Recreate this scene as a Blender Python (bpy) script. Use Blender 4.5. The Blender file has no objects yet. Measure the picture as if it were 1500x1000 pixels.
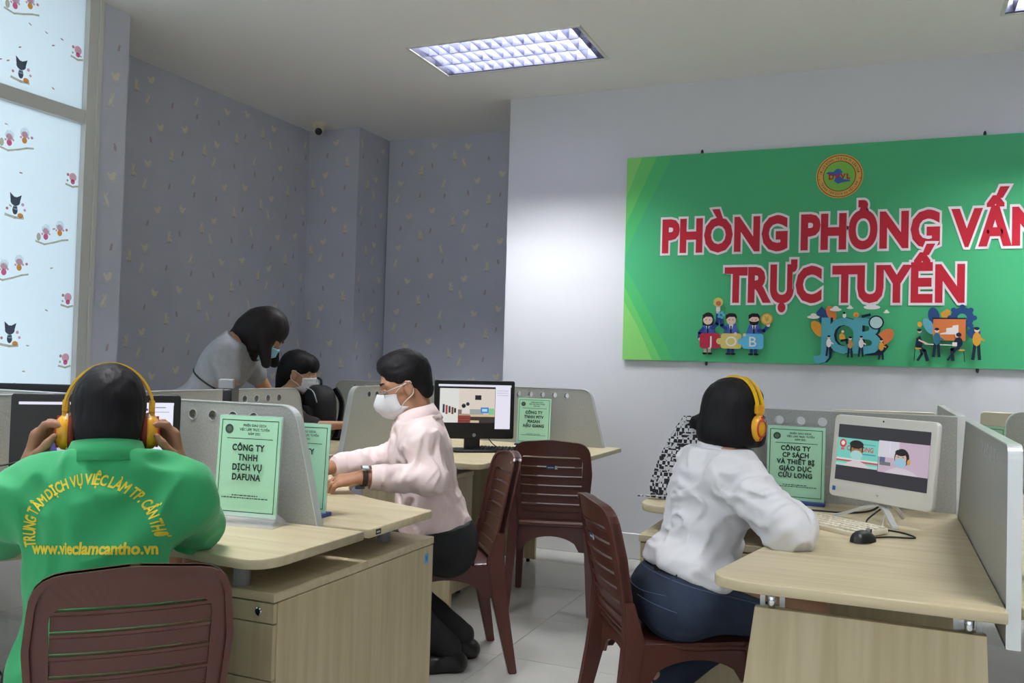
import bpy, bmesh, math, random
import numpy as np
from mathutils import Vector, Matrix, Euler
from mathutils.bvhtree import BVHTree
random.seed(7); np.random.seed(7)
SC = bpy.context.scene
COL = SC.collection

# ------------------------------------------------------------------ camera, world, exposure
CAM_R = Vector((0.92222, 0.38599, 0.02883))
cam_d = bpy.data.cameras.new('camera'); cam = bpy.data.objects.new('camera', cam_d); COL.objects.link(cam)
cam_d.sensor_width = 36.0; cam_d.lens = 1296.5 / 1500 * 36.0; cam_d.clip_start = 0.05
_p, _r, _y = math.radians(1.399), math.radians(1.652), math.radians(-22.7575)
_right = Vector((math.cos(_y), -math.sin(_y), 0)); _fwd = Vector((math.sin(_y)*math.cos(_p), math.cos(_y)*math.cos(_p), math.sin(_p)))
_up = _right.cross(_fwd)
_R = math.cos(_r)*_right + math.sin(_r)*_up; _U = -math.sin(_r)*_right + math.cos(_r)*_up
cam.matrix_world = Matrix(((_R.x, _U.x, -_fwd.x, 0), (_R.y, _U.y, -_fwd.y, 0), (_R.z, _U.z, -_fwd.z, 1.25), (0, 0, 0, 1)))
SC.camera = cam
world = bpy.data.worlds.new('overcast_sky'); SC.world = world; world.use_nodes = True
_bg = world.node_tree.nodes['Background']; _bg.inputs[0].default_value = (0.86, 0.94, 1.0, 1); _bg.inputs[1].default_value = 0.98
TUBE_STRENGTH = 185.0
SC.view_settings.view_transform = 'Standard'; SC.view_settings.look = 'None'
SC.view_settings.exposure = 0.92; SC.view_settings.gamma = 1.0; SC.view_settings.use_curve_mapping = False
SC.cycles.use_denoising = True
SC.cycles.max_bounces = 7; SC.cycles.diffuse_bounces = 4; SC.cycles.use_adaptive_sampling = True; SC.cycles.adaptive_threshold = 0.025; SC.cycles.caustics_reflective = False; SC.cycles.caustics_refractive = False

# ------------------------------------------------------------------ helpers
def lin(c):
    c = c/255.0
    return c/12.92 if c <= 0.04045 else ((c+0.055)/1.055)**2.4
def rgb(h):
    if isinstance(h, str):
        h = h.lstrip('#'); h = tuple(int(h[i:i+2], 16) for i in (0, 2, 4))
    return (lin(h[0]), lin(h[1]), lin(h[2]), 1.0)
_MATS = {}
def mat(name, col, rough=0.55, metal=0.0, noise=None, bump=None, emit=0.0, spec=0.5, alpha=1.0, trans=0.0, sheen=0.0):
    """procedural principled material; noise=(scale xyz, darker colour, lo, hi); bump=(scale xyz, strength, distance)"""
    if name in _MATS: return _MATS[name]
    m = bpy.data.materials.new(name); m.use_nodes = True; _MATS[name] = m
    nt = m.node_tree; b = nt.nodes['Principled BSDF']
    b.inputs['Base Color'].default_value = rgb(col); b.inputs['Roughness'].default_value = rough
    b.inputs['Metallic'].default_value = metal; b.inputs['Specular IOR Level'].default_value = spec
    if alpha < 1: b.inputs['Alpha'].default_value = alpha
    if trans: b.inputs['Transmission Weight'].default_value = trans; b.inputs['IOR'].default_value = 1.15
    if sheen: b.inputs['Sheen Weight'].default_value = sheen
    if emit:
        b.inputs['Emission Color'].default_value = rgb(col); b.inputs['Emission Strength'].default_value = emit
    def tex(scale, detail=4.0):
        tc = nt.nodes.new('ShaderNodeTexCoord'); mp = nt.nodes.new('ShaderNodeMapping'); n = nt.nodes.new('ShaderNodeTexNoise')
        mp.inputs['Scale'].default_value = scale; n.inputs['Scale'].default_value = 1.0; n.inputs['Detail'].default_value = detail
        nt.links.new(tc.outputs['Object'], mp.inputs[0]); nt.links.new(mp.outputs[0], n.inputs['Vector'])
        return n
    if noise:
        n = tex(noise[0]); r = nt.nodes.new('ShaderNodeValToRGB')
        r.color_ramp.elements[0].position = noise[2]; r.color_ramp.elements[0].color = rgb(noise[1])
        r.color_ramp.elements[1].position = noise[3]; r.color_ramp.elements[1].color = rgb(col)
        nt.links.new(n.outputs['Fac'], r.inputs[0]); nt.links.new(r.outputs[0], b.inputs['Base Color'])
    if bump:
        n = tex(bump[0], 3.0); bp = nt.nodes.new('ShaderNodeBump')
        bp.inputs['Strength'].default_value = bump[1]; bp.inputs['Distance'].default_value = bump[2]
        nt.links.new(n.outputs['Fac'], bp.inputs['Height']); nt.links.new(bp.outputs[0], b.inputs['Normal'])
    return m
def emat(col, strength=1.0, pre='screen'):
    name = '%s_%s_%g' % (pre, col if isinstance(col, str) else '%02x%02x%02x' % tuple(col), strength)
    if name in _MATS: return _MATS[name]
    m = bpy.data.materials.new(name); m.use_nodes = True; _MATS[name] = m
    nt = m.node_tree; b = nt.nodes['Principled BSDF']
    b.inputs['Base Color'].default_value = (0.01, 0.01, 0.01, 1); b.inputs['Roughness'].default_value = 0.4
    b.inputs['Emission Color'].default_value = rgb(col); b.inputs['Emission Strength'].default_value = strength*0.52
    return m
def pmat(col):
    return mat('print_' + (col if isinstance(col, str) else '%02x%02x%02x' % tuple(col)).lstrip('#'), col, 0.6, spec=0.25)

def tag(o, label=None, cat=None, group=None, kind=None):
    if label: o['label'] = label
    if cat: o['category'] = cat
    if group: o['group'] = group
    if kind: o['kind'] = kind
    return o
def empty(name, loc=(0, 0, 0), rz=0.0, label=None, cat=None, group=None):
    o = bpy.data.objects.new(name, None); o.empty_display_size = 0.05; COL.objects.link(o)
    o.location = loc; o.rotation_euler = (0, 0, rz)
    return tag(o, label, cat, group)
def obj(name, me, material=None, parent=None, loc=None, rot=None, smooth=False):
    o = bpy.data.objects.new(name, me); COL.objects.link(o)
    if material is not None and not me.materials: me.materials.append(material)
    if parent is not None: o.parent = parent
    if loc is not None: o.location = loc
    if rot is not None: o.rotation_euler = rot
    if smooth: me.polygons.foreach_set('use_smooth', [True]*len(me.polygons))
    return o
def meshpy(v, f, name='mesh'):
    me = bpy.data.meshes.new(name); me.from_pydata([tuple(p) for p in v], [], [tuple(q) for q in f]); me.update(); return me
def bm_mesh(bm, name='mesh'):
    me = bpy.data.meshes.new(name); bm.normal_update(); bm.to_mesh(me); bm.free(); return me
def bbox(bm, x0, x1, y0, y1, z0, z1, bev=0.0, seg=2):
    r = bmesh.ops.create_cube(bm, size=1.0)
    vs = r['verts']
    for v in vs: v.co = Vector(((x0+x1)/2 + v.co.x*(x1-x0), (y0+y1)/2 + v.co.y*(y1-y0), (z0+z1)/2 + v.co.z*(z1-z0)))
    if bev > 0:
        es = list({e for v in vs for e in v.link_edges})
        bmesh.ops.bevel(bm, geom=es, offset=bev, segments=seg, affect='EDGES', profile=0.5)
def box(x0, x1, y0, y1, z0, z1, bev=0.0, seg=2):
    bm = bmesh.new(); bbox(bm, x0, x1, y0, y1, z0, z1, bev, seg); return bm_mesh(bm)
def boxes(lst, bev=0.0):
    bm = bmesh.new()
    for b in lst: bbox(bm, *b, bev=bev)
    return bm_mesh(bm)
def tube(pts, r, n=8, closed=False, caps=True):
    """tube along points; r number or list"""
    pts = [Vector(p) for p in pts]; N = len(pts)
    rs = r if isinstance(r, (list, tuple)) else [r]*N
    v, f = [], []; ref = None
    for i, p in enumerate(pts):
        if closed: t = pts[(i+1) % N] - pts[i-1]
        else: t = pts[min(i+1, N-1)] - pts[max(i-1, 0)]
        t.normalize()
        if ref is None:
            ref = Vector((0, 0, 1)) if abs(t.z) < 0.9 else Vector((1, 0, 0))
        a = (ref - t*ref.dot(t)).normalized(); b = t.cross(a); ref = a
        for k in range(n):
            an = 2*math.pi*k/n; v.append(p + rs[i]*(math.cos(an)*a + math.sin(an)*b))
    for i in range(N if closed else N-1):
        for k in range(n):
            j = (i+1) % N
            f.append((i*n+k, i*n+(k+1) % n, j*n+(k+1) % n, j*n+k))
    if caps and not closed:
        f.append(tuple(range(n-1, -1, -1))); f.append(tuple((N-1)*n+k for k in range(n)))
    return meshpy(v, f)
def lathe(prof, n=24, caps=True):
    v, f = [], []
    for (r, z) in prof:
        for k in range(n):
            a = 2*math.pi*k/n; v.append((r*math.cos(a), r*math.sin(a), z))
    for i in range(len(prof)-1):
        for k in range(n): f.append((i*n+k, i*n+(k+1) % n, (i+1)*n+(k+1) % n, (i+1)*n+k))
    if caps: f.append(tuple(range(n-1, -1, -1))); f.append(tuple((len(prof)-1)*n+k for k in range(n)))
    return meshpy(v, f)
def crom(pts, n=8, closed=False):
    P = [Vector(p) for p in pts]; out = []; N = len(P)
    for i in range(N if closed else N-1):
        if closed: a, b, c, d = P[i-1], P[i], P[(i+1) % N], P[(i+2) % N]
        else: a, b, c, d = P[max(i-1, 0)], P[i], P[i+1], P[min(i+2, N-1)]
        for k in range(n):
            t = k/n
            out.append(0.5*((2*b) + (c-a)*t + (2*a-5*b+4*c-d)*t*t + (3*b-a-3*c+d)*t*t*t))
    if not closed: out.append(P[-1])
    return out
def round_poly(pts, radii, seg=6):
    """2D polygon with rounded corners"""
    out = []; N = len(pts)
    for i in range(N):
        p = Vector(pts[i]); a = Vector(pts[i-1]); b = Vector(pts[(i+1) % N])
        r = radii[i] if isinstance(radii, (list, tuple)) else radii
        if r <= 0: out.append(p); continue
        da = (a-p).normalized(); db = (b-p).normalized()
        ang = da.angle(db); t = min(r/math.tan(ang/2), (a-p).length*0.49, (b-p).length*0.49)
        s = p+da*t; e = p+db*t
        for k in range(seg+1):
            u = k/seg; out.append((1-u)**2*s + 2*u*(1-u)*p + u*u*e)
    return [(q.x, q.y) for q in out]
def circle2(cx, cy, r, n=20, ry=None):
    return [(cx+r*math.cos(2*math.pi*k/n), cy+(ry or r)*math.sin(2*math.pi*k/n)) for k in range(n)]
def curve_mesh(loops, thick, bevel=0.0):
    """flat plate with holes in the XY plane, thickness along z (centred)"""
    cu = bpy.data.curves.new('plate', 'CURVE'); cu.dimensions = '2D'; cu.fill_mode = 'BOTH'
    cu.extrude = max(thick/2-bevel, 0.0); cu.bevel_depth = bevel; cu.bevel_resolution = 1; cu.offset = -bevel
    for lp in loops:
        s = cu.splines.new('POLY'); s.points.add(len(lp)-1); s.use_cyclic_u = True
        for i, p in enumerate(lp): s.points[i].co = (p[0], p[1], 0, 1)
    o = bpy.data.objects.new('plate', cu); COL.objects.link(o)
    me = bpy.data.meshes.new_from_object(o)
    bpy.data.objects.remove(o); bpy.data.curves.remove(cu); me.materials.clear()
    return me
def xform(me, M):
    me.transform(M); me.update(); return me
def smooth(me): me.polygons.foreach_set('use_smooth', [True]*len(me.polygons)); return me
_TXT = {}
def boundary(f):
    """outline edges, in the direction of their face"""
    seen = {}
    for q in f:
        for i in range(len(q)):
            a, b = q[i], q[(i+1) % len(q)]; seen.setdefault((min(a, b), max(a, b)), []).append((a, b))
    return [e[0] for e in seen.values() if len(e) == 1]
def embolden(v, f, w):
    """thicken letters: a stroke of half-width w along every outline edge, corners mitred"""
    F = []
    for q in f:
        ar = sum(v[q[i]][0]*v[q[(i+1) % len(q)]][1]-v[q[(i+1) % len(q)]][0]*v[q[i]][1] for i in range(len(q)))
        F.append(tuple(q) if ar >= 0 else tuple(q)[::-1])
    V = [(p[0], p[1], 24*1.3e-5) for p in v]; E = boundary(F); nrm_in, nrm_out = {}, {}; lv = 0
    def add(pts):
        nonlocal lv
        lv = (lv+1) % 23; k = len(V); V.extend((p[0], p[1], lv*1.3e-5) for p in pts); F.append(tuple(range(k, k+len(pts))))
    for a, b in E:
        p, q = np.array(V[a][:2]), np.array(V[b][:2]); d = q-p; L = np.hypot(*d)
        if L < 1e-7: continue
        n = np.array((d[1], -d[0]))/L; nrm_out.setdefault(a, []).append(n); nrm_in.setdefault(b, []).append(n)
        add([p-n*w*.2, p+n*w, q+n*w, q-n*w*.2])
    for c in nrm_in:
        if len(nrm_in[c]) != 1 or len(nrm_out.get(c, ())) != 1: continue
        a, b = nrm_in[c][0], nrm_out[c][0]
        if a[0]*b[1]-a[1]*b[0] > 1e-4:
            p = np.array(V[c][:2]); m = (a+b)/(1+max(float(a @ b), -.55)); add([p, p+a*w, p+m*w, p+b*w])
    return np.array(V), F
def text2d(s, bold=0.0, spacing=1.0):
    """outline of a line of text as (verts 2d, tris), cap height 1, starting at x=0"""
    key = (s, bold, spacing)
    if key in _TXT: return _TXT[key]
    cu = bpy.data.curves.new('lettering', 'FONT'); cu.body = s; cu.size = 1.0; cu.resolution_u = 3; cu.space_character = spacing
    cu.fill_mode = 'FRONT'; cu.dimensions = '2D'
    o = bpy.data.objects.new('lettering', cu); COL.objects.link(o)
    me = bpy.data.meshes.new_from_object(o)
    v = np.array([(p.co.x, p.co.y, 0.0) for p in me.vertices]) if len(me.vertices) else np.zeros((0, 3))
    f = [tuple(p.vertices) for p in me.polygons]
    bpy.data.objects.remove(o); bpy.data.curves.remove(cu); bpy.data.meshes.remove(me)
    if len(v):
        v = v/0.727
        if bold > 0: v, f = embolden(v, f, bold)
    _TXT[key] = (v, f); return v, f
def text_width(s, bold=0.0, spacing=1.0):
    v, f = text2d(s, bold, spacing)
    return (v[:, 0].min(), v[:, 0].max()) if len(v) else (0, 0)
class Flat:
    """layered flat print: shapes in a 2D plane, each layer a hair in front of the one before"""
    def __init__(s, step=0.00012): s.v = []; s.f = []; s.m = []; s.mats = []; s.z = 0.0; s.step = step
    def _mi(s, m):
        if m not in s.mats: s.mats.append(m)
        return s.mats.index(m)
    def layer(s): s.z += s.step
    def poly(s, pts, m, up=True):
        if up: s.layer()
        k = len(s.v); s.v += [(p[0], p[1], s.z) for p in pts]; s.f.append(tuple(range(k, k+len(pts)))); s.m.append(s._mi(m))
    def ell(s, cx, cy, rx, m, ry=None, n=16, rot=0.0):
        ry = rx if ry is None else ry; c, q = math.cos(rot), math.sin(rot)
        s.poly([(cx+rx*math.cos(a)*c-ry*math.sin(a)*q, cy+rx*math.cos(a)*q+ry*math.sin(a)*c) for a in [2*math.pi*i/n for i in range(n)]], m)
    def rect(s, x0, y0, x1, y1, m, r=0.0):
        p = [(x0, y0), (x1, y0), (x1, y1), (x0, y1)]
        s.poly(round_poly(p, r, 4) if r else p, m)
    def line(s, pts, w, m):
        s.layer()
        for i in range(len(pts)-1):
            a = Vector(pts[i]); b = Vector(pts[i+1]); d = (b-a)
            if d.length < 1e-9: continue
            d.normalize(); n = Vector((-d.y, d.x))*w/2; e = d*w*0.3
            s.poly([a-n-e, b-n+e, b+n+e, a+n-e], m, up=False)
    def text(s, t, x, y, h, m, bold=0.0, sx=1.0, align='c', spacing=1.0, fn=None):
        """cap height h; fn maps (x,y)->(x,y)"""
        v, f = text2d(t, bold, spacing)
        if not len(v): return
        x0, x1 = v[:, 0].min(), v[:, 0].max()
        ox = {'c': -(x0+x1)/2, 'l': -x0, 'r': -x1}[align]
        s.layer(); k = len(s.v); mi = s._mi(m)
        for p in v:
            q = (x+(p[0]+ox)*h*sx, y+p[1]*h)
            if fn: q = fn(*q)
            s.v.append((q[0], q[1], s.z+p[2]))
        if bold > 0: s.z += 25*1.3e-5
        for q in f: s.f.append(tuple(k+i for i in q)); s.m.append(mi)
    def arc_text(s, t, cx, cy, r, a0, a1, h, m, bold=0.0, sx=1.0, inside=False):
        """letters along an arc from angle a0 to a1 (degrees)"""
        n = len(t); wid = [0.35 if c == ' ' else (text_width(c, bold)[1]-text_width(c, bold)[0]+0.12) for c in t]
        tot = sum(wid); pos = 0
        for c, w in zip(t, wid):
            u = (pos+w/2)/tot; pos += w
            if c == ' ': continue
            a = math.radians(a0+(a1-a0)*u); rot = a-math.pi/2 if not inside else a+math.pi/2
            px, py = cx+r*math.cos(a), cy+r*math.sin(a); cc, ss = math.cos(rot), math.sin(rot)
            z0 = s.z; s.text(c, 0, 0, h, m, bold, sx, 'c', fn=lambda X, Y: (px+X*cc-Y*ss, py+X*ss+Y*cc)); s.z = z0
    def mesh(s, M=None):
        me = meshpy(s.v, s.f)
        for m in s.mats: me.materials.append(m)
        me.polygons.foreach_set('material_index', s.m)
        if M is not None: me.transform(M)
        me.update(); return me
def plane_M(origin, ex, ez, en):
    """print plane: local x->ex, local y->ez, layers towards en"""
    ex, ez, en = Vector(ex).normalized(), Vector(ez).normalized(), Vector(en).normalized()
    o = Vector(origin)
    return Matrix(((ex.x, ez.x, en.x, o.x), (ex.y, ez.y, en.y, o.y), (ex.z, ez.z, en.z, o.z), (0, 0, 0, 1)))
def copy_tree(o, parent=None):
    c = o.copy(); COL.objects.link(c); c.parent = parent
    for ch in o.children: copy_tree(ch, c)
    return c
# ------------------------------------------------------------------ materials of the place
M_WALL = mat('white_wall_paint', '#d3d4d8', 0.85, bump=((40, 40, 40), 0.05, 0.002), spec=0.2)
M_CEIL = mat('ceiling_paint', '#f0eeeb', 0.9, spec=0.15)
M_PAPER = mat('grey_blue_wallpaper', '#cbcdd8', 0.85, noise=((3, 3, 3), '#c3c5d1', 0.3, 0.7), bump=((150, 150, 150), 0.06, 0.002), spec=0.15)
M_FRAME = mat('powder_coated_window_frame', '#cccbc6', 0.45)
M_TILE = mat('glossy_floor_tile', '#c6c5bf', 0.14, noise=((1.3, 1.3, 1.3), '#b3b2ac', 0.35, 0.65))
M_GROUT = mat('tile_grout', '#6d6c68', 0.9)
M_WOOD = mat('pale_maple_laminate', '#cdc09f', 0.42, noise=((2.2, 38, 38), '#bdae8b', 0.32, 0.68), bump=((3, 60, 60), 0.03, 0.001))
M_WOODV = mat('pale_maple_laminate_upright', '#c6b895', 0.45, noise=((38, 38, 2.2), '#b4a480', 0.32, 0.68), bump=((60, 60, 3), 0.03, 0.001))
M_GREY = mat('grey_laminate_partition', '#a9aaa4', 0.38, noise=((160, 160, 160), '#9b9c97', 0.35, 0.65), spec=0.5)
M_ALU = mat('brushed_aluminium_edge', '#cfd2d0', 0.32, metal=0.35)
M_CHROME = mat('chrome', '#d5d7da', 0.12, metal=1.0)
M_GREYMETAL = mat('grey_painted_steel', '#8f9294', 0.4)
M_BLACK = mat('black_plastic', '#17181a', 0.38)
M_BLACKM = mat('matte_black_plastic', '#1d1e20', 0.6)
M_WHITEP = mat('white_plastic', '#dcdad0', 0.35)
M_CREAM = mat('cream_plastic', '#d9d2bb', 0.4)
M_BROWN = mat('brown_moulded_plastic', '#582f28', 0.36, noise=((6, 6, 6), '#512a22', 0.3, 0.7), bump=((220, 220, 220), 0.05, 0.001))
M_CLEAR = mat('clear_acrylic', '#dfe6ee', 0.06, alpha=0.28)
M_SIGN = mat('pale_green_paper', '#b2e6c4', 0.6, spec=0.3)
M_INK = mat('black_print_ink', '#20322a', 0.7)
M_BLUEBASE = mat('blue_sign_base', '#34408f', 0.4)
M_CABLE = mat('black_cable', '#141414', 0.5)

# ------------------------------------------------------------------ room shell
HC = 3.10
XW0, XW1, YW0, YW1 = -4.37, 3.6, -2.6, 5.67
FX = [(-2.63, 4.54), (0.534, 4.54), (-2.63, 1.45), (0.534, 1.45), (-2.63, -1.45), (0.534, -1.45)]; FW, FD = 1.065, 0.535
# floor slab and tiles
floor = obj('floor', box(XW0-0.1, XW1+0.1, YW0-0.1, 6.6, -0.10, -0.006), M_GROUT); tag(floor, kind='structure')
TS = 0.60
tile_me = box(0.0012, TS-0.0012, 0.0012, TS-0.0012, -0.0055, 0.0, 0.0006, 1); tile_me.materials.append(M_TILE)
ix0 = int(math.floor((XW0+1.495)/TS)); iy0 = int(math.floor((YW0-4.113)/TS))
for i in range(ix0, ix0+15):
    for j in range(iy0, iy0+16):
        x, y = -1.495+i*TS, 4.113+j*TS
        if x > XW1 or y > 6.5 or x+TS < XW0: continue
        obj('floor_tile', tile_me, None, floor, (x, y, 0))
# ceiling with openings for the recessed lights
xs = sorted({XW0-0.2, XW1+0.1} | {x for a in FX for x in (a[0], a[0]+FW)}); ys = sorted({YW0-0.1, 6.6} | {y for a in FX for y in (a[1], a[1]+FD)})
v, f = [], []
for i in range(len(xs)-1):
    for j in range(len(ys)-1):
        if any(abs(xs[i]-a[0]) < 1e-6 and abs(ys[j]-a[1]) < 1e-6 for a in FX): continue
        k = len(v); v += [(xs[i], ys[j], HC), (xs[i+1], ys[j], HC), (xs[i+1], ys[j+1], HC), (xs[i], ys[j+1], HC)]; f.append((k, k+3, k+2, k+1))
        v += [(xs[i], ys[j], HC+0.2), (xs[i+1], ys[j], HC+0.2), (xs[i+1], ys[j+1], HC+0.2), (xs[i], ys[j+1], HC+0.2)]; f.append((k+4, k+5, k+6, k+7))
tag(obj('ceiling', meshpy(v, f), M_CEIL), kind='structure')
wall_back = tag(obj('wall_back', box(-2.44, XW1+0.1, YW1, YW1+0.95, 0, HC), M_WALL), kind='structure')
wall_recess = tag(obj('wall_recess', box(-3.88, -2.44, 6.45, 6.62, 0, HC), M_PAPER), kind='structure')
wall_column = tag(obj('wall_column', box(-4.55, -3.89, 6.0, 6.62, 0, HC), M_PAPER), kind='structure')
wall_left = tag(obj('wall_left', box(-4.55, -4.37, 3.60, 6.0, 0, HC), M_PAPER), kind='structure')
wall_pillar = tag(obj('wall_pillar', box(-4.55, -3.84, 3.43, 3.61, 0, HC), M_PAPER), kind='structure')
tag(obj('wall_right', box(XW1, XW1+0.15, YW0, YW1, 0, HC), M_WALL), kind='structure')
tag(obj('wall_front', boxes([(-3.9, XW1+0.1, YW0-0.15, YW0, 0, .40), (-3.9, XW1+0.1, YW0-0.15, YW0, 2.90, HC), (-3.9, -3.3, YW0-0.15, YW0, .40, 2.90), (2.7, XW1+0.1, YW0-0.15, YW0, .40, 2.90)]), M_WALL), kind='structure')  # opening left for the added fill window
bb = tag(obj('baseboard_back', box(-2.44, XW1, YW1-0.012, YW1, 0, 0.165, 0.003, 1), mat('baseboard_tile', '#d3d3d2', 0.25)), kind='structure')

# wallpaper print: pale chicks, bunnies and faint red blossoms, a repeat every 46 cm
def motif(fl, x, y, k, s, flip):
    Y1, Y2, RD, GR = pmat('#e4ddcd'), pmat('#ddd5bb'), pmat('#b3a2ac'), pmat('#b2bcb8')
    g = -1 if flip else 1
    def E(dx, dy, rx, ry, m, rot=0): fl.ell(x+g*dx*s, y+dy*s, rx*s, m, ry*s, 10, g*rot)
    if k == 0:      # chick
        E(0, 0, .020, .016, Y1, .3); E(.013, .017, .011, .011, Y1); E(-.020, .010, .011, .007, Y1, 2.2); E(.026, .016, .005, .003, Y2)
        fl.line([(x-.004*s, y-.014*s), (x-.004*s, y-.026*s)], .003*s, Y2)
    elif k == 1:    # bunny with flowers
        E(0, -.006, .013, .018, Y2); E(0, .017, .010, .010, Y1); E(-.006, .033, .004, .012, Y1, .3); E(.008, .032, .004, .012, Y1, -.3); E(.020, .010, .006, .006, Y2); E(.018, -.012, .005, .009, Y1, .5)
        E(-.006, -.026, .006, .004, RD); E(.008, -.026, .006, .004, RD)
    elif k == 2:    # running hare
        E(0, 0, .009, .018, Y1, -.4); E(.010, .020, .009, .009, Y1); E(.002, .033, .003, .011, Y1, .5); E(.016, .034, .003, .011, Y1, -.2); E(-.010, -.018, .005, .010, Y2, .6); E(.012, -.016, .005, .009, Y2, -.5)
    else:
        E(0, 0, .008, .014, RD); E(.004, .014, .006, .006, RD); E(-.006, -.012, .005, .005, RD)
    if k != 3: fl.line([(x-.03*s, y-.030*s), (x, y-.034*s), (x+.035*s, y-.030*s)], .0022, GR)
def paper_print(parent, origin, ex, en, w, z0, z1, seed, ox=0.0):
    fl = Flat(0.0); rnd = random.Random(seed)
    PX, PY = 0.62, 0.54
    pat = [(a*1.348, b*1.35, k) for a, b, k in ((0.05, 0.05, 0), (0.20, 0.12, 1), (0.35, 0.03, 2), (0.12, 0.24, 0), (0.28, 0.27, 0), (0.42, 0.20, 1), (0.03, 0.35, 2), (0.19, 0.37, 3), (0.36, 0.36, 3), (0.27, 0.15, 3), (0.06, 0.17, 3))]
    for i in range(-1, int(w/PX)+2):
        for j in range(-1, int((z1-z0)/PY)+2):
            for (a, b, k) in pat:
                x, y = ox+i*PX+a, j*PY+b+(0.27 if i % 2 else 0)
                if 0.025 < x < w-0.025 and 0.03 < y < z1-z0-0.04:
                    fl.layer(); motif(fl, x, y, k, 1.12, rnd.random() < 0.35)
    o = obj('wallpaper_print', fl.mesh(plane_M(Vector(origin)+Vector(en)*0.0006, ex, (0, 0, 1), en)), None, parent)
    tag(o, kind='stuff')
paper_print(wall_left, (-4.37, 3.61, 0.5), (0, 1, 0), (1, 0, 0), 2.39, 0.5, HC, 1)
paper_print(wall_pillar, (-3.84, 3.43, 0.5), (0, 1, 0), (1, 0, 0), 0.18, 0.5, HC, 2, 0.03)
paper_print(wall_column, (-4.37, 6.0, 0.5), (1, 0, 0), (0, -1, 0), 0.48, 0.5, HC, 3, 0.1)
paper_print(wall_column, (-3.89, 6.0, 0.5), (0, 1, 0), (1, 0, 0), 0.45, 0.5, HC, 5, 0.2)
paper_print(wall_recess, (-3.88, 6.45, 0.5), (1, 0, 0), (0, -1, 0), 1.44, 0.5, HC, 4, 0.05)

# frosted window wall on the left
M_FILM = bpy.data.materials.new('frosted_window_film'); M_FILM.use_nodes = True
_nt = M_FILM.node_tree; _nt.nodes.clear()
_o = _nt.nodes.new('ShaderNodeOutputMaterial'); _t = _nt.nodes.new('ShaderNodeBsdfTranslucent'); _g = _nt.nodes.new('ShaderNodeBsdfDiffuse'); _x = _nt.nodes.new('ShaderNodeMixShader')
_t.inputs[0].default_value = (0.83, 0.90, 0.93, 1); _g.inputs[0].default_value = (0.75, 0.78, 0.8, 1); _x.inputs[0].default_value = 0.22
_nt.links.new(_t.outputs[0], _x.inputs[1]); _nt.links.new(_g.outputs[0], _x.inputs[2]); _nt.links.new(_x.outputs[0], _o.inputs[0])
win = empty('window_1', (-3.86, 0, 0)); tag(win, kind='structure')
posts = [3.385, 2.02, 0.62, -0.78, -2.18]
for i, y in enumerate(posts):
    obj('window_post', boxes([(-3.90, -3.835, y-0.042, y+0.018, 0, HC), (-3.90, -3.828, y+0.018, y+0.045, 0, HC)], 0.002), M_FRAME, win, (3.86, 0, 0))
for i in range(len(posts)-1):
    y0, y1 = posts[i+1]+0.045, posts[i]-0.042
    for nm, z0, z1 in (('window_transom', 2.425, 2.495), ('window_sill', 0.0, 0.62), ('window_head', HC-0.012, HC)):
        o = obj(nm, box(-3.89, -3.838, y0, y1, z0, z1, 0.002, 1), M_FRAME, win); o.location.x = 3.86
    for z0, z1 in ((2.495, HC-0.012), (0.62, 2.425)):
        o = obj('window_pane', box(-3.872, -3.868, y0, y1, z0, z1), M_FILM, win); o.location.x = 3.86
fill_win = empty('added_fill_window', (0, YW0-.08, 0)); tag(fill_win, kind='structure')  # added window, unseen behind the camera, lets in sky light to brighten camera-facing fronts
for k in range(6):
    obj('window_post', box(-3.3+k*1.2-.03, -3.3+k*1.2+.03, -.03, .03, .40, 2.90, .002, 1), M_FRAME, fill_win)
    if k < 5: obj('window_pane', box(-3.27+k*1.2, -2.13+k*1.2, -.002, .002, .40, 2.90), mat('fill_window_glass', '#e8f0f2', .03, alpha=.10), fill_win)
# film print: small storybook figures (generic) on the two panes in view
def film_mat(n, c):
    m = bpy.data.materials.new(n); m.use_nodes = True; t = m.node_tree; t.nodes.clear()
    o = t.nodes.new('ShaderNodeOutputMaterial'); a = t.nodes.new('ShaderNodeBsdfTranslucent'); b = t.nodes.new('ShaderNodeBsdfDiffuse'); x = t.nodes.new('ShaderNodeMixShader'); q = t.nodes.new('ShaderNodeBsdfTransparent'); y = t.nodes.new('ShaderNodeMixShader')
    a.inputs[0].default_value = rgb(c); b.inputs[0].default_value = rgb(c); q.inputs[0].default_value = rgb(c); x.inputs[0].default_value = .2; y.inputs[0].default_value = .75
    t.links.new(a.outputs[0], x.inputs[1]); t.links.new(b.outputs[0], x.inputs[2]); t.links.new(x.outputs[0], y.inputs[1]); t.links.new(q.outputs[0], y.inputs[2]); t.links.new(y.outputs[0], o.inputs[0])
    return m
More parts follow.
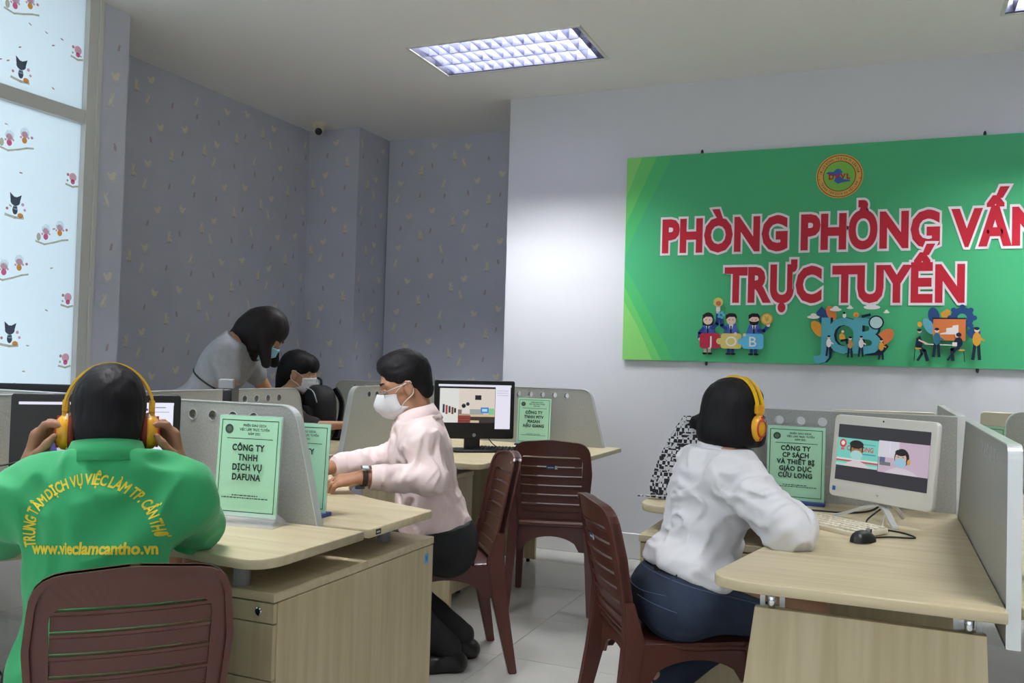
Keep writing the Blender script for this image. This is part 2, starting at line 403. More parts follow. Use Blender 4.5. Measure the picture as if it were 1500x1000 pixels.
def film_print():
    PK, PK2, GY, OR, TN, RD, WH = [film_mat('film_'+n, c) for n, c in (('pink', '#e3a9ae'), ('rose', '#d9698a'), ('grey', '#54545e'), ('orange', '#e0934a'), ('tan', '#c9bda6'), ('red', '#c9857f'), ('white', '#e9eef0'))]
    fl = Flat(0.0)
    def pair(x, y):
        fl.layer()
        for dx, dy, c in ((-.045, 0, PK2), (.035, .03, OR)):
            fl.ell(x+dx, y+dy+.03, .024, WH, .026); fl.layer(); fl.ell(x+dx, y+dy+.022, .018, PK, .015); fl.layer(); fl.ell(x+dx, y+dy-.006, .014, c, .016); fl.layer()
            fl.ell(x+dx-.02, y+dy+.005, .006, PK); fl.ell(x+dx+.02, y+dy+.01, .006, PK)
        fl.line([(x-.10, y-.035), (x-.05, y-.045), (x, y-.03), (x+.05, y-.012), (x+.085, y-.005)], .009, TN)
        fl.ell(x-.085, y-.012, .012, TN, .02); fl.ell(x+.075, y+.045, .007, RD)
    def cat_(x, y):
        fl.layer(); fl.ell(x, y+.03, .026, GY, .022); fl.layer(); fl.poly([(x-.026, y+.035), (x-.03, y+.07), (x-.005, y+.05)], GY); fl.poly([(x+.026, y+.035), (x+.033, y+.065), (x+.006, y+.05)], GY)
        fl.ell(x, y-.012, .014, GY, .022); fl.layer(); fl.rect(x-.012, y-.01, x+.012, y-.004, WH); fl.rect(x-.012, y+.002, x+.012, y+.008, WH)
        fl.ell(x+.03, y-.035, .016, OR, .012); fl.line([(x-.05, y-.04), (x, y-.048), (x+.045, y-.045)], .012, TN); fl.ell(x+.04, y+.02, .008, PK); fl.ell(x+.052, y-.005, .007, PK); fl.ell(x-.042, y-.01, .007, RD)
    def single(x, y):
        fl.layer(); fl.ell(x, y+.012, .022, PK, .022); fl.layer(); fl.ell(x, y-.012, .013, PK2, .013); fl.line([(x-.04, y-.03), (x, y-.038), (x+.03, y-.03)], .010, TN); fl.ell(x-.03, y+.02, .008, RD); fl.ell(x-.032, y-.01, .006, TN)
    rnd = random.Random(3)
    bands = [(3.30-0.42*k) for k in range(14)]
    for pi, (y0, y1) in enumerate(((posts[1]+.06, posts[0]-.06), (posts[2]+.06, posts[1]-.06), (posts[3]+.06, posts[2]-.06))):
        for z0, z1 in ((2.51, HC-.03), (0.65, 2.41)):
            for c in range(3):
                yy = y1-.02-.36*c
                n = 0
                z = z1-.12-(.05 if c % 2 else .16)
                while z > z0+.06:
                    if c % 2 == 0: single(yy, z) if rnd.random() < .6 else pair(min(yy, y1-.12), z)
                    else: (pair if n % 2 == 0 else cat_)(yy+.04, z)
                    n += 1; z -= .31
            for _ in range(26):
                a, b = rnd.uniform(y0, y1), rnd.uniform(z0+.03, z1-.03)
                fl.layer(); fl.ell(a, b, .010, TN if rnd.random() < .5 else RD, .0035, 8, rnd.uniform(-.5, .5))
    o = obj('window_film_print', fl.mesh(plane_M((-3.8672, 0, 0), (0, 1, 0), (0, 0, 1), (1, 0, 0))), None, win); o.location.x = 3.86; tag(o, kind='stuff')
film_print()

# recessed louvre lights
M_TUBE = bpy.data.materials.new('fluorescent_tube'); M_TUBE.use_nodes = True
_b = M_TUBE.node_tree.nodes['Principled BSDF']; _b.inputs['Emission Color'].default_value = (0.96, 0.97, 1.0, 1); _b.inputs['Emission Strength'].default_value = TUBE_STRENGTH
M_LOUVRE = mat('louvre_aluminium', '#4b4d60', 0.35, metal=0.2)
M_HOUSE = mat('light_housing', '#3a3b46', 0.5)
LIGHT_LABELS = ['recessed louvre ceiling light glowing above the pale pink shirted man', 'recessed louvre ceiling light cut off at the top right corner', 'recessed louvre ceiling light overhead between the camera and the pink shirted man', 'recessed louvre ceiling light overhead in front of the woman in white', 'recessed louvre ceiling light behind the camera on the window side', 'recessed louvre ceiling light behind the camera on the right']
def ceiling_light(i, x, y):
    t = empty('ceiling_light', (x+FW/2, y+FD/2, HC), 0, LIGHT_LABELS[i], 'ceiling light', 'recessed louvre ceiling lights')
    a, b = FW/2, FD/2
    obj('frame', boxes([(-a-.012, a+.012, -b-.012, -b+.006, -.006, .0), (-a-.012, a+.012, b-.006, b+.012, -.006, .0), (-a-.012, -a+.006, -b, b, -.006, .0), (a-.006, a+.012, -b, b, -.006, .0)]), M_WHITEP, t)
    h = .135
    obj('housing', meshpy([(-a, -b, 0), (a, -b, 0), (a, b, 0), (-a, b, 0), (-a, -b, h), (a, -b, h), (a, b, h), (-a, b, h)], [(4, 5, 6, 7), (0, 1, 5, 4), (1, 2, 6, 5), (2, 3, 7, 6), (3, 0, 4, 7)]), M_HOUSE, t)
    for k in range(3):
        yy = -b+(k+.5)*FD/3
        obj('tube', tube([(-a+.04, yy, .105), (a-.04, yy, .105)], .014, 8), M_TUBE, t)
    for k in range(4):
        yy = -b+k*FD/3; yy = min(max(yy, -b+.012), b-.012)
        obj('louvre_rail', meshpy([(-a, yy-.004, .002), (a, yy-.004, .002), (a, yy+.004, .002), (-a, yy+.004, .002), (-a, yy-.013, .078), (a, yy-.013, .078), (a, yy+.013, .078), (-a, yy+.013, .078)], [(0, 3, 2, 1), (0, 1, 5, 4), (2, 3, 7, 6)]), M_LOUVRE, t)
    n = 14
    for k in range(n+1):
        xx = -a+.05+k*(FW-.10)/n
        obj('louvre_blade', meshpy([(xx-.002, -b, .004), (xx+.002, -b, .004), (xx+.002, b, .004), (xx-.002, b, .004), (xx-.007, -b, .060), (xx+.007, -b, .060), (xx+.007, b, .060), (xx-.007, b, .060)], [(0, 3, 2, 1), (0, 1, 5, 4), (2, 3, 7, 6), (1, 2, 6, 5), (3, 0, 4, 7)]), M_LOUVRE, t)
for i, (x, y) in enumerate(FX): ceiling_light(i, x, y)

# security camera in the corner
t = empty('security_camera', (-4.14, 5.80, HC), 0, 'small dome security camera on the ceiling at the wallpapered corner', 'camera')
obj('base', lathe([(.06, 0), (.06, -.03), (.045, -.045), (.02, -.05)], 20), M_CREAM, t)
o = obj('eyeball', lathe([(.001, -.042), (.03, -.03), (.042, 0), (.03, .03), (.001, .042)], 20), M_CREAM, t, (.02, -.03, -.07), smooth=True)
o2 = obj('lens', lathe([(.026, 0), (.028, .012), (.001, .02)], 16), M_BLACK, o); o2.rotation_euler = Vector((.55, -.75, -.35)).to_track_quat('Z', 'Y').to_euler(); o2.location = Vector((.55, -.75, -.35)).normalized()*.030
# ------------------------------------------------------------------ banner on the back wall
def banner():
    t = empty('wall_banner', (-0.26, YW1-0.012, 1.96), 0, 'large green printed banner with red Vietnamese lettering on the white wall', 'banner')
    W, H2 = 1.32, 0.665
    G, L1, L2, L3 = [mat('banner_'+n, c, 0.5, spec=0.3, bump=((60, 60, 60), 0.05, 0.001)) for n, c in (('green', '#46ae76'), ('lime', '#84cf6e'), ('lime_mid', '#66c468'), ('green_mid', '#4cb96c'))]
    obj('banner_sheet', box(-W, W, -0.010, 0.0, -H2, H2), G, t)
    fl = Flat(0.00025); RED, WHT = mat('banner_red', '#c01f33', 0.5, spec=.3), mat('banner_white', '#e9e2e6', 0.5, spec=.3)
    e = 0.0004
    for s in (-1, 1):   # angular lime bands at both ends
        X = lambda x: s*(W-x-e)
        fl.poly([(X(0), H2-e), (X(.30), H2-e), (X(.04), .12), (X(.0), .0)], L3); fl.poly([(X(0), -H2+e), (X(.34), -H2+e), (X(.10), -.22), (X(0), -.05)], L3)
        fl.poly([(X(0), H2-e), (X(.20), H2-e), (X(0), .22)], L2); fl.poly([(X(0), -H2+e), (X(.26), -H2+e), (X(0), -.18)], L2)
        fl.poly([(X(0), H2-e), (X(.10), H2-e), (X(0), .40)], L1); fl.poly([(X(0), -H2+e), (X(.20), -H2+e), (X(.10), -.45), (X(0), -.28)], L1)
    def line(s, x0, x1, zb, cap):
        bw = 0.068; a, b = text_width(s, bw, 1.04); sx = (x1-x0)/((b-a)*cap)
        fl.text(s, (x0+x1)/2, zb, cap, WHT, bw+0.072, sx, 'c', 1.04); fl.text(s, (x0+x1)/2, zb, cap, RED, bw, sx, 'c', 1.04)
    line('PHÒNG PHỎNG VẤN', -1.073, 1.073, 0.042, 0.205)
    line('TRỰC TUYẾN', -0.668, 0.684, -0.278, 0.208)
    # round emblem
    BR, OR, LG, BL = [pmat(c) for c in ('#5a3020', '#d9a857', '#7cb84e', '#3f62b0')]
    cx, cz = 0.0, 0.472
    fl.ell(cx, cz, .134, OR, n=48); fl.ell(cx, cz, .127, BR, n=48); fl.ell(cx, cz, .123, OR, n=48); fl.ell(cx, cz, .093, BR, n=48); fl.ell(cx, cz, .089, LG, n=48)
    fl.layer(); fl.arc_text('SỞ LAO ĐỘNG - TB & XH TP. CẦN THƠ', cx, cz, .1005, 172, 8, .0135, BR, .02, .72)
    fl.layer(); fl.arc_text('TRUNG TÂM DỊCH VỤ VIỆC LÀM', cx, cz, .1145, 200, 340, .0135, BR, .02, .78, True)
    fl.layer(); fl.ell(cx-.115, cz-.018, .003, BR); fl.ell(cx+.115, cz-.018, .003, BR)
    fl.poly([(cx+x, cz+z) for x, z in ((-.078, .020), (-.06, .028), (-.035, .026), (-.015, .045), (.004, .042), (.018, .022), (.0, .0), (.02, -.02), (.058, -.025), (.062, -.034), (.02, -.038), (-.008, -.047), (-.03, -.028), (-.02, .0), (-.05, .008))], BL)
    fl.text('DVVL', cx, cz-.018, .032, RED, .065, .95, 'c', 1.3)
    # picture 1: three people holding jigsaw pieces
    NV, SK, BK, YE, CY, RD2, WH, GD, BLU = [pmat(c) for c in ('#2b3f86', '#e8c9b8', '#1c1a20', '#d3c571', '#5fb6dc', '#b32a45', '#e6e0dc', '#d99a35', '#4564b4')]
    def worker(x, z, hair, leg):
        fl.rect(x-.022, z-.155, x-.004, z-.10, leg); fl.rect(x+.004, z-.155, x+.022, z-.10, leg); fl.ell(x-.016, z-.158, .016, BK, .007); fl.ell(x+.016, z-.158, .016, BK, .007)
        fl.poly([(x-.045, z-.02), (x-.03, z+.025), (x+.03, z+.025), (x+.045, z-.02), (x+.045, z-.06), (x-.045, z-.06)], BLU); fl.poly([(x-.014, z+.025), (x+.014, z+.025), (x, z-.02)], WH); fl.poly([(x-.004, z+.018), (x+.004, z+.018), (x+.005, z-.03), (x-.005, z-.03)], BK)
        if hair == 'long': fl.ell(x, z+.058, .036, BK, .044); fl.rect(x-.034, z+.02, x+.034, z+.06, BK)
        fl.ell(x, z+.055, .030, SK, .031)
        if hair == 'beard': fl.poly([(x-.030, z+.052), (x-.024, z+.028), (x, z+.020), (x+.024, z+.028), (x+.030, z+.052), (x+.012, z+.044), (x-.012, z+.044)], BK)
        fl.poly([(x-.033, z+.058), (x-.034, z+.085), (x-.012, z+.097), (x+.022, z+.095), (x+.034, z+.08), (x+.033, z+.058), (x+.02, z+.074), (x-.012, z+.074)], BK)
        fl.ell(x-.011, z+.055, .003, BK); fl.ell(x+.011, z+.055, .003, BK)
    bx, bz = -.62, -.455
    worker(bx-.145, bz, 'long', SK); worker(bx, bz, 'short', NV); worker(bx+.14, bz, 'beard', NV)
    fl.line([(bx-.118, bz+.0), (bx-.085, bz+.03), (bx-.082, bz+.095)], .022, NV); fl.ell(bx-.082, bz+.103, .011, SK); fl.rect(bx-.094, bz+.11, bx-.068, bz+.135, WH); fl.ell(bx-.082, bz+.165, .030, YE); fl.ell(bx-.080, bz+.158, .016, mat('print_d0643a', '#d0643a', .6))
    fl.line([(bx-.03, bz+.0), (bx-.058, bz+.02), (bx-.062, bz+.06)], .020, NV)
    for k in range(5): fl.ell(bx-.062+.016*math.cos(k*1.256), bz+.085+.016*math.sin(k*1.256), .009, CY)
    fl.line([(bx+.165, bz-.01), (bx+.20, bz-.012), (bx+.222, bz+.016)], .020, NV); fl.ell(bx+.226, bz+.024, .011, SK); fl.ell(bx+.217, bz+.062, .036, GD, n=24); fl.ell(bx+.217, bz+.062, .028, YE, n=24); fl.text('¥', bx+.217, bz+.045, .034, GD, .02)
    fl.line([(bx-.17, bz-.0), (bx-.195, bz-.03), (bx-.195, bz-.06)], .020, NV); fl.ell(bx-.19, bz-.068, .010, SK)
    for i, (c, ch) in enumerate(((RD2, 'J'), (YE, 'O'), (CY, 'B'))):
        x = bx-.128+i*.132; fl.rect(x-.064, bz-.125, x+.064, bz-.03, c, .02)
        if i: fl.ell(x-.072, bz-.080, .020, c)
        fl.text(ch, x, bz-.110, .064, WH, .008, 1.05)
    fl.ell(bx+.03, bz-.032, .010, SK); fl.ell(bx+.085, bz-.038, .010, SK)
    # picture 2: big letters with small figures
    TL, DK, OR2, DB = [pmat(c) for c in ('#55a6b4', '#16243a', '#d67a42', '#274a7c')]
    jx, jz = 0.055, -.47
    fl.poly([(jx-.17, jz+.12), (jx-.14, jz+.155), (jx-.08, jz+.09), (jx-.10, jz+.04), (jx-.15, jz+.06)], DB); fl.ell(jx-.085, jz+.115, .026, OR2, .045, rot=.4); fl.ell(jx-.16, jz+.02, .030, GD, .055, rot=.6)
    fl.poly([(jx+.15, jz-.10), (jx+.10, jz-.135), (jx+.20, jz-.13), (jx+.235, jz-.08), (jx+.18, jz-.02)], DK); fl.ell(jx+.215, jz-.025, .036, OR2, .058, rot=-.7)
    for ox, cc in ((.014, DK), (0, TL)):
        fl.text('J', jx-.135+ox, jz-.115, .205, cc, .05, 1.05); fl.text('O', jx-.012+ox, jz-.115, .205, cc, .05, .86); fl.text('B', jx+.118+ox, jz-.115, .205, cc, .05, 1.0)
    fl.ell(jx+.165, jz+.06, .042, DK, n=24); fl.ell(jx+.165, jz+.06, .034, mat('print_b5d2d0', '#b5d2d0', .6), n=24)
    for x, z, r in ((-.185, .09, .03), (-.06, .135, .028), (.02, .145, .016), (.14, .15, .038), (.22, .12, .014)):
        fl.ell(jx+x, jz+z, r*1.2, WH, r*.35); fl.ell(jx+x, jz+z+.008, r*.6, WH, r*.5)
    fl.ell(jx+.055, jz+.105, .016, GD); fl.ell(jx+.055, jz+.100, .008, OR2)
    def small(x, z, top, s=1.0):
        fl.line([(x-.006*s, z-.02*s), (x-.012*s, z-.075*s)], .011*s, DK); fl.line([(x+.006*s, z-.02*s), (x+.010*s, z-.075*s)], .011*s, DK); fl.ell(x, z, .014*s, top, .026*s); fl.ell(x, z+.034*s, .009*s, SK); fl.ell(x, z+.040*s, .009*s, DK, .006*s); fl.line([(x, z+.01*s), (x+.024*s, z-.004*s)], .007*s, top)
    small(jx-.095, jz-.065, WH); small(jx+.025, jz-.07, pmat('#b58a52')); small(jx+.085, jz-.065, WH); small(jx+.195, jz-.08, GD)
    fl.ell(jx-.02, jz-.03, .016, GD, .024, rot=.3); fl.line([(jx-.025, jz-.05), (jx+.005, jz-.045), (jx+.008, jz-.065)], .014, DK); fl.ell(jx-.018, jz+.004, .008, SK); fl.ell(jx-.01, jz+.10, .010, WH, .014); fl.ell(jx-.012, jz+.115, .007, DK); fl.line([(jx+.09, jz+.095), (jx+.13, jz+.105)], .016, DK)
    # picture 3: a meeting at a board
    kx, kz = .58, -.47
    fl.ell(kx-.055, kz+.10, .030, DB, .050, rot=.2); fl.poly([(kx-.02, kz+.115), (kx+.012, kz+.14), (kx+.03, kz+.13), (kx+.03, kz+.08), (kx-.01, kz+.08)], GD)
    for k in range(8): fl.ell(kx+.09+.062*math.cos(k*.785), kz+.09+.062*math.sin(k*.785), .014, DB)
    fl.ell(kx+.09, kz+.09, .060, DB, n=24); fl.ell(kx+.09, kz+.09, .024, G); fl.ell(kx-.08, kz+.04, .025, mat('print_5fa5b8', '#5fa5b8', .6), .05, rot=.5); fl.ell(kx+.15, kz+.005, .034, DB)
    fl.rect(kx-.058, kz-.04, kx+.108, kz+.088, OR2); fl.rect(kx-.062, kz+.082, kx+.112, kz+.090, DK); fl.poly([(kx-.02, kz+.0), (kx+.01, kz+.008), (kx+.01, kz+.03), (kx+.042, kz+.035), (kx+.042, kz+.045), (kx+.072, kz+.05), (kx+.072, kz-.005), (kx-.02, kz-.005)], WH)
    fl.line([(kx-.10, kz-.062), (kx+.04, kz-.066)], .005, WH)
    small(kx-.038, kz-.03, pmat('#2c6f88'), 1.35); small(kx+.165, kz-.03, GD, 1.5)
    fl.poly([(kx-.15, kz-.08), (kx-.145, kz-.03), (kx-.125, kz-.015), (kx-.11, kz-.05), (kx-.115, kz-.08)], DK); fl.ell(kx-.128, kz+.012, .011, SK); fl.ell(kx-.130, kz+.018, .012, DK, .008); fl.line([(kx-.13, kz-.04), (kx-.085, kz-.062)], .009, SK); fl.line([(kx-.135, kz-.08), (kx-.10, kz-.10), (kx-.085, kz-.155)], .018, DK); fl.line([(kx-.12, kz-.085), (kx-.115, kz-.12), (kx-.135, kz-.155)], .014, DK)
    fl.ell(kx+.073, kz-.05, .022, DK, .03); fl.ell(kx+.066, kz-.012, .011, SK); fl.ell(kx+.074, kz-.006, .014, DK, .012); fl.rect(kx+.042, kz-.072, kx+.066, kz-.05, WH); fl.line([(kx+.075, kz-.085), (kx+.04, kz-.09), (kx+.045, kz-.15)], .018, DK); fl.line([(kx+.06, kz-.09), (kx+.02, kz-.15)], .012, DK)
    fl.line([(kx-.15, kz-.085), (kx-.155, kz-.16)], .004, DK); fl.rect(kx-.15, kz-.092, kx-.118, kz-.084, GD); fl.line([(kx+.10, kz-.095), (kx+.105, kz-.16)], .004, DK); fl.rect(kx+.075, kz-.098, kx+.105, kz-.09, GD); fl.ell(kx-.128, kz+.05, .012, GD, .016)
    obj('banner_print', fl.mesh(plane_M((0, -0.0105, 0), (1, 0, 0), (0, 0, 1), (0, -1, 0))), None, t)
    for x, z in ((-.83, .672), (.775, .672), (-.773, -.672), (.756, -.672)):
        obj('hanging_clip', boxes([(x-.008, x+.008, -.004, .006, z-.012, z+.012), (x-.005, x+.005, -.008, .006, z+.012*(1 if z > 0 else -1)-.006, z+.012*(1 if z > 0 else -1)+.006)], .002), M_BLACKM, t)
banner()

# ------------------------------------------------------------------ workstations
ZT = 0.75
def partition(name_label, cx, cy, dx, dy, L, zlow=0.736, group='grey desk partitions', ztop=1.10, inn=0.0):
    """partition arm from the cluster centre; outer end slopes and is rounded, five round holes along the top"""
    t = empty('desk_partition', (cx, cy, 0), math.atan2(dy, dx), name_label, 'partition', group)
    ol = round_poly([(0.016, zlow), (L, zlow), (L-.005, ZT), (L-.10 if not inn else L-.012, ztop), (0.016+inn, ztop)], [0, 0, .02, .075 if not inn else .03, 0], 8)
    holes = [circle2(L-.25-.080*k, 1.058, .0155, 18) for k in range(5)]
    me = xform(curve_mesh([ol]+holes, .026, .001), Matrix.Rotation(math.pi/2, 4, 'X'))
    obj('panel', me, M_GREY, t)
    v, f = [], []; N = len(ol)
    for p in ol:
        v += [(p[0], -.0145, p[1]), (p[0], .0145, p[1])]
    cxx = sum(p[0] for p in ol)/N; czz = sum(p[1] for p in ol)/N
    out = []
    for i, p in enumerate(ol):
        a = Vector(ol[i-1]); b = Vector(ol[(i+1) % N]); d = (b-a).normalized(); n = Vector((d.y, -d.x))
        out.append((p[0]+n.x*.003, p[1]+n.y*.003))
    for p in out: v += [(p[0], -.0145, p[1]), (p[0], .0145, p[1])]
    k = 2*N
    for i in range(N):
        j = (i+1) % N
        f += [(k+2*i, k+2*i+1, k+2*j+1, k+2*j), (2*i, 2*j, k+2*j, k+2*i), (2*i+1, k+2*i+1, k+2*j+1, 2*j+1)]
    obj('edge_trim', meshpy(v, f), M_ALU, t)
    for k, h in enumerate(holes):
        obj('hole_liner', xform(curve_mesh([circle2(L-.25-.080*k, 1.058, .0175, 18), circle2(L-.25-.080*k, 1.058, .0155, 18)], .029), Matrix.Rotation(math.pi/2, 4, 'X')), M_ALU, t)
    return t
def desk(label, cx, cy, sx, sy, pts, rad, posts_, group='pale wood corner desks'):
    """corner desk top; pts outline in the quadrant's own coordinates (outwards positive)"""
    t = empty('corner_desk', (cx, cy, 0), 0, label, 'desk', group)
    p2 = [(sx*p[0], sy*p[1]) for p in pts]
    if sx*sy < 0: p2 = p2[::-1]
    obj('tabletop', xform(curve_mesh([p2], .026, .003), Matrix.Translation((0, 0, ZT-.013))), M_WOOD, t)
    for (x, y) in posts_:
        obj('support_post', xform(lathe([(.022, .655), (.022, ZT-.026)], 16), Matrix.Translation((sx*x, sy*y, 0))), M_GREYMETAL, t)
    return t
def outline(Lx, Ly, u_edge, v_edge, rU=.08, rV=.06):
    """(gap at the partition, U wing end, inner curve, V wing end)"""
    g = .015
    a = round_poly([(g, g), (Lx, g), (Lx, u_edge[0][1])]+[tuple(u_edge[0])], 0) if False else None
    inner = crom([(p[0], p[1], 0) for p in u_edge+v_edge], 6)
    pts = [(g, g), (Lx, g)]
    c = Vector((Lx, u_edge[0][1])); e = Vector((u_edge[0][0], u_edge[0][1]))
    for k in range(7):
        u = k/6; s = Vector((Lx, u_edge[0][1]-rU)); pts.append(tuple((1-u)**2*s+2*u*(1-u)*c+u*u*e))
    pts += [(q.x, q.y) for q in inner[1:]]
    c = Vector((v_edge[-1][0], Ly)); s = Vector(v_edge[-1][:2]); e = Vector((v_edge[-1][0]-rV, Ly))
    for k in range(1, 7):
        u = k/6; pts.append(tuple((1-u)**2*s+2*u*(1-u)*c+u*u*e))
    pts.append((g, Ly)); return pts
def pedestal(label, x0, x1, y0, y1, front, zt=.655, sticker=False, lock=True, side_board=0):
    """drawer pedestal; front = side the drawers face: -1 => -Y, +1 => +Y"""
    t = empty('drawer_pedestal', ((x0+x1)/2, (y0+y1)/2, 0), 0, label, 'drawer pedestal', 'drawer pedestals under the desks')
    a, b = (x1-x0)/2, (y1-y0)/2
    yb = (-b+.016, b) if front < 0 else (-b, b-.016)
    obj('body', box(-a+.004, a-.004, yb[0], yb[1], .03, zt-.025, .0015, 1), M_WOODV, t)
    obj('pedestal_top', box(-a, a, -b-.003, b+.003, zt-.024, zt, .002, 1), M_WOOD, t)
    zs = [zt-.027, zt-.080, zt-.222, zt-.40, .05]
    yf = -b if front < 0 else b-.015
    for k in range(4):
        d = obj('drawer', box(-a+.006, a-.004, yf, yf+.015, zs[k+1]+.002, zs[k]-.001, .0015, 1), M_WOODV, t)
        if k == 0 and lock:
            me = lathe([(.011, 0), (.011, .003), (.008, .005), (.004, .0052)], 18); me.transform(Matrix.Rotation(math.pi/2*(1 if front < 0 else -1), 4, 'X'))
            obj('lock', me, M_CHROME, d, (a-.05, (yf if front < 0 else yf+.015), zt-.05))
    for sx in (-1, 1):
        for sy in (-1, 1): obj('foot', xform(lathe([(.018, 0), (.018, .03)], 12), Matrix.Translation((sx*(a-.05), sy*(b-.06), 0))), M_BLACKM, t)
    if side_board:
        obj('side_board', box(a-.0045, a+.0005, -b+.012, b+side_board, .03, zt-.026, .0008, 1), M_WOODV, t)
    if sticker:
        fl = Flat(); fl.rect(-.013, -.016, .013, .016, pmat('#5aa7dc')); fl.rect(-.006, -.008, .005, .008, pmat('#3b7fc0'))
        obj('sticker', fl.mesh(plane_M((a+.0012, b-.05, zt-.065), (0, 1, 0), (0, 0, 1), (1, 0, 0))), None, t)
    return t
K1, K2, K3 = (-2.6, 2.235), (-2.6, 5.20), (0.27, 3.62)
# partitions
partition('grey perforated partition behind the green sign nearest the camera', *K1, 1, 0, 1.06)
partition('grey partition arm at the far left edge, left of the large black monitor', *K1, 0, -1, 1.30)
partition('grey perforated partition running back towards the seated girl', *K1, 0, 1, 1.40)
partition('grey partition at the left edge in front of the frosted window', *K1, -1, 0, 1.10)
partition('grey partition with pale rounded edge left of the man in the pink shirt', *K2, 0, -1, 1.28)
partition('grey perforated partition behind the smallest far green sign near the white wall', *K2, 1, 0, 1.05)
partition('far grey partition behind the black backpack at the recessed wall', *K2, -1, 0, 0.98)
partition('nearest grey partition on the right of the white computer, seen edge on', *K3, 0, -1, 1.42, .665, inn=.32)
partition('grey partition behind the white computer running back to the wall', *K3, 0, 1, 1.42)
partition('grey perforated partition behind the green sign left of the white computer', *K3, -1, 0, 1.05)
partition('grey partition partly seen at the right edge behind the spray bottle', 1.72, 4.45, -1, 0, 1.30)
# desks
GEN = outline(1.12, 1.40, [(1.04, .46), (.90, .46), (.74, .52)], [(.60, .68), (.53, .90), (.51, 1.15), (.52, 1.34)])
desk('pale wood desk that the man in the green polo leans on', *K1, 1, -1, outline(1.22, 1.40, [(1.14, .468), (1.05, .46), (.91, .445), (.76, .50)], [(.63, .64), (.55, .86), (.52, 1.1), (.52, 1.32)], .09), 0, [(1.07, .36), (.42, 1.30)])
desk('pale wood desk where the man in the pink shirt is typing', *K1, 1, 1, outline(1.22, 1.38, [(1.20, .42), (1.01, .49), (.88, .545), (.75, .64)], [(.63, .83), (.56, 1.08), (.53, 1.32)], .02), 0, [(1.10, .30), (.40, 1.26)])
desk('pale wood desk on the left by the frosted window', *K1, -1, -1, GEN, 0, [(1.0, .36), (.40, 1.26)])
desk('pale wood desk below the standing woman in grey', *K1, -1, 1, GEN, 0, [(1.0, .36), (.40, 1.26)])
desk('pale wood desk holding the black video call monitor and a far green sign', K2[0], K2[1]+.10, 1, -1, outline(1.13, 1.36, [(1.05, .70), (.95, .71), (.86, .76)], [(.81, .86), (.79, 1.05), (.80, 1.30)], .10), 0, [(1.0, .45), (.60, 1.26)])
desk('pale wood desk of the seated girl with the white mask', *K2, -1, -1, GEN, 0, [(1.0, .36), (.40, 1.26)])
wd = desk('pale wood desk with the white computer beside the woman in the white blouse', *K3, -1, -1, outline(1.09, 1.46, [(.98, .46), (.82, .47), (.64, .52)], [(.53, .70), (.55, .88), (.60, 1.14), (.645, 1.38)], .12, .12), 0, [(.95, .25)])
desk('pale wood desk at the right edge behind the nearest partition', *K3, 1, -1, GEN, 0, [(1.0, .36)])
desk('pale wood desk hidden behind the white computer, near the white wall', *K3, -1, 1, GEN, 0, [(1.0, .36), (.40, 1.26)])
desk('pale wood desk at the right in front of the white wall', *K3, 1, 1, GEN, 0, [(1.0, .36), (.40, 1.26)])
# end panel with chrome stand-offs under the woman's desk
ep = xform(curve_mesh([[(-.276, .678), (.222, .678), (.250, 0.0), (-.360, 0.0)]], .024, .001), Matrix.Rotation(math.pi/2, 4, 'X'))
obj('end_panel', ep, M_WOODV, wd, (-K3[0], 2.236-K3[1], 0))
for x in (-.238, .188):
    obj('standoff', xform(lathe([(.008, .678), (.010, .69), (.012, ZT-.026)], 16), Matrix.Translation((x-K3[0], 2.236-K3[1], 0))), M_CHROME, wd, smooth=True)
    obj('standoff_bracket', boxes([(x-K3[0]-.030, x-K3[0]-.018, 2.262-K3[1], 2.268-K3[1], .672, ZT-.026), (x-K3[0]+.016, x-K3[0]+.028, 2.262-K3[1], 2.268-K3[1], .672, ZT-.026), (x-K3[0]-.030, x-K3[0]+.028, 2.254-K3[1], 2.270-K3[1], .672, .676)]), M_ALU, wd)
obj('modesty_panel', box(-.62, -.02, -.060, -.044, .12, .70), M_WOODV, wd)
# pedestals and end panels
pedestal('drawer pedestal with a small lock under the green polo man\'s desk', -1.83, -1.395, 1.84, 2.268, -1, side_board=.418)
pedestal('drawer pedestal with a blue sticker under the pink shirted man\'s desk', -1.83, -1.3955, 2.274, 2.690, 1, sticker=True)
pedestal('drawer pedestal behind the woman in the white blouse', -.79, -.36, 3.10, 3.55, -1)
pedestal('drawer pedestal under the desk with the black monitor', -2.50, -2.06, 3.98, 4.42, -1)
def side_panel(label, x0, x1, y):
    t = empty('desk_end_panel', ((x0+x1)/2, y, 0), 0, label, 'panel', 'desk end panels'); a = (x1-x0)/2
    obj('board', box(-a, a, -.0125, .0125, .02, ZT-.027, .001, 1), M_WOODV, t)
    for x in (-a+.05, a-.05): obj('foot', xform(lathe([(.012, 0), (.012, .02)], 12), Matrix.Translation((x, 0, 0))), M_BLACKM, t)
side_panel('wooden desk panel on the floor behind the brown chair near the wall', -2.52, -2.0, 5.25)
side_panel('wooden desk end panel by the pink shirted man\'s chair', -2.46, -1.95, 3.955)

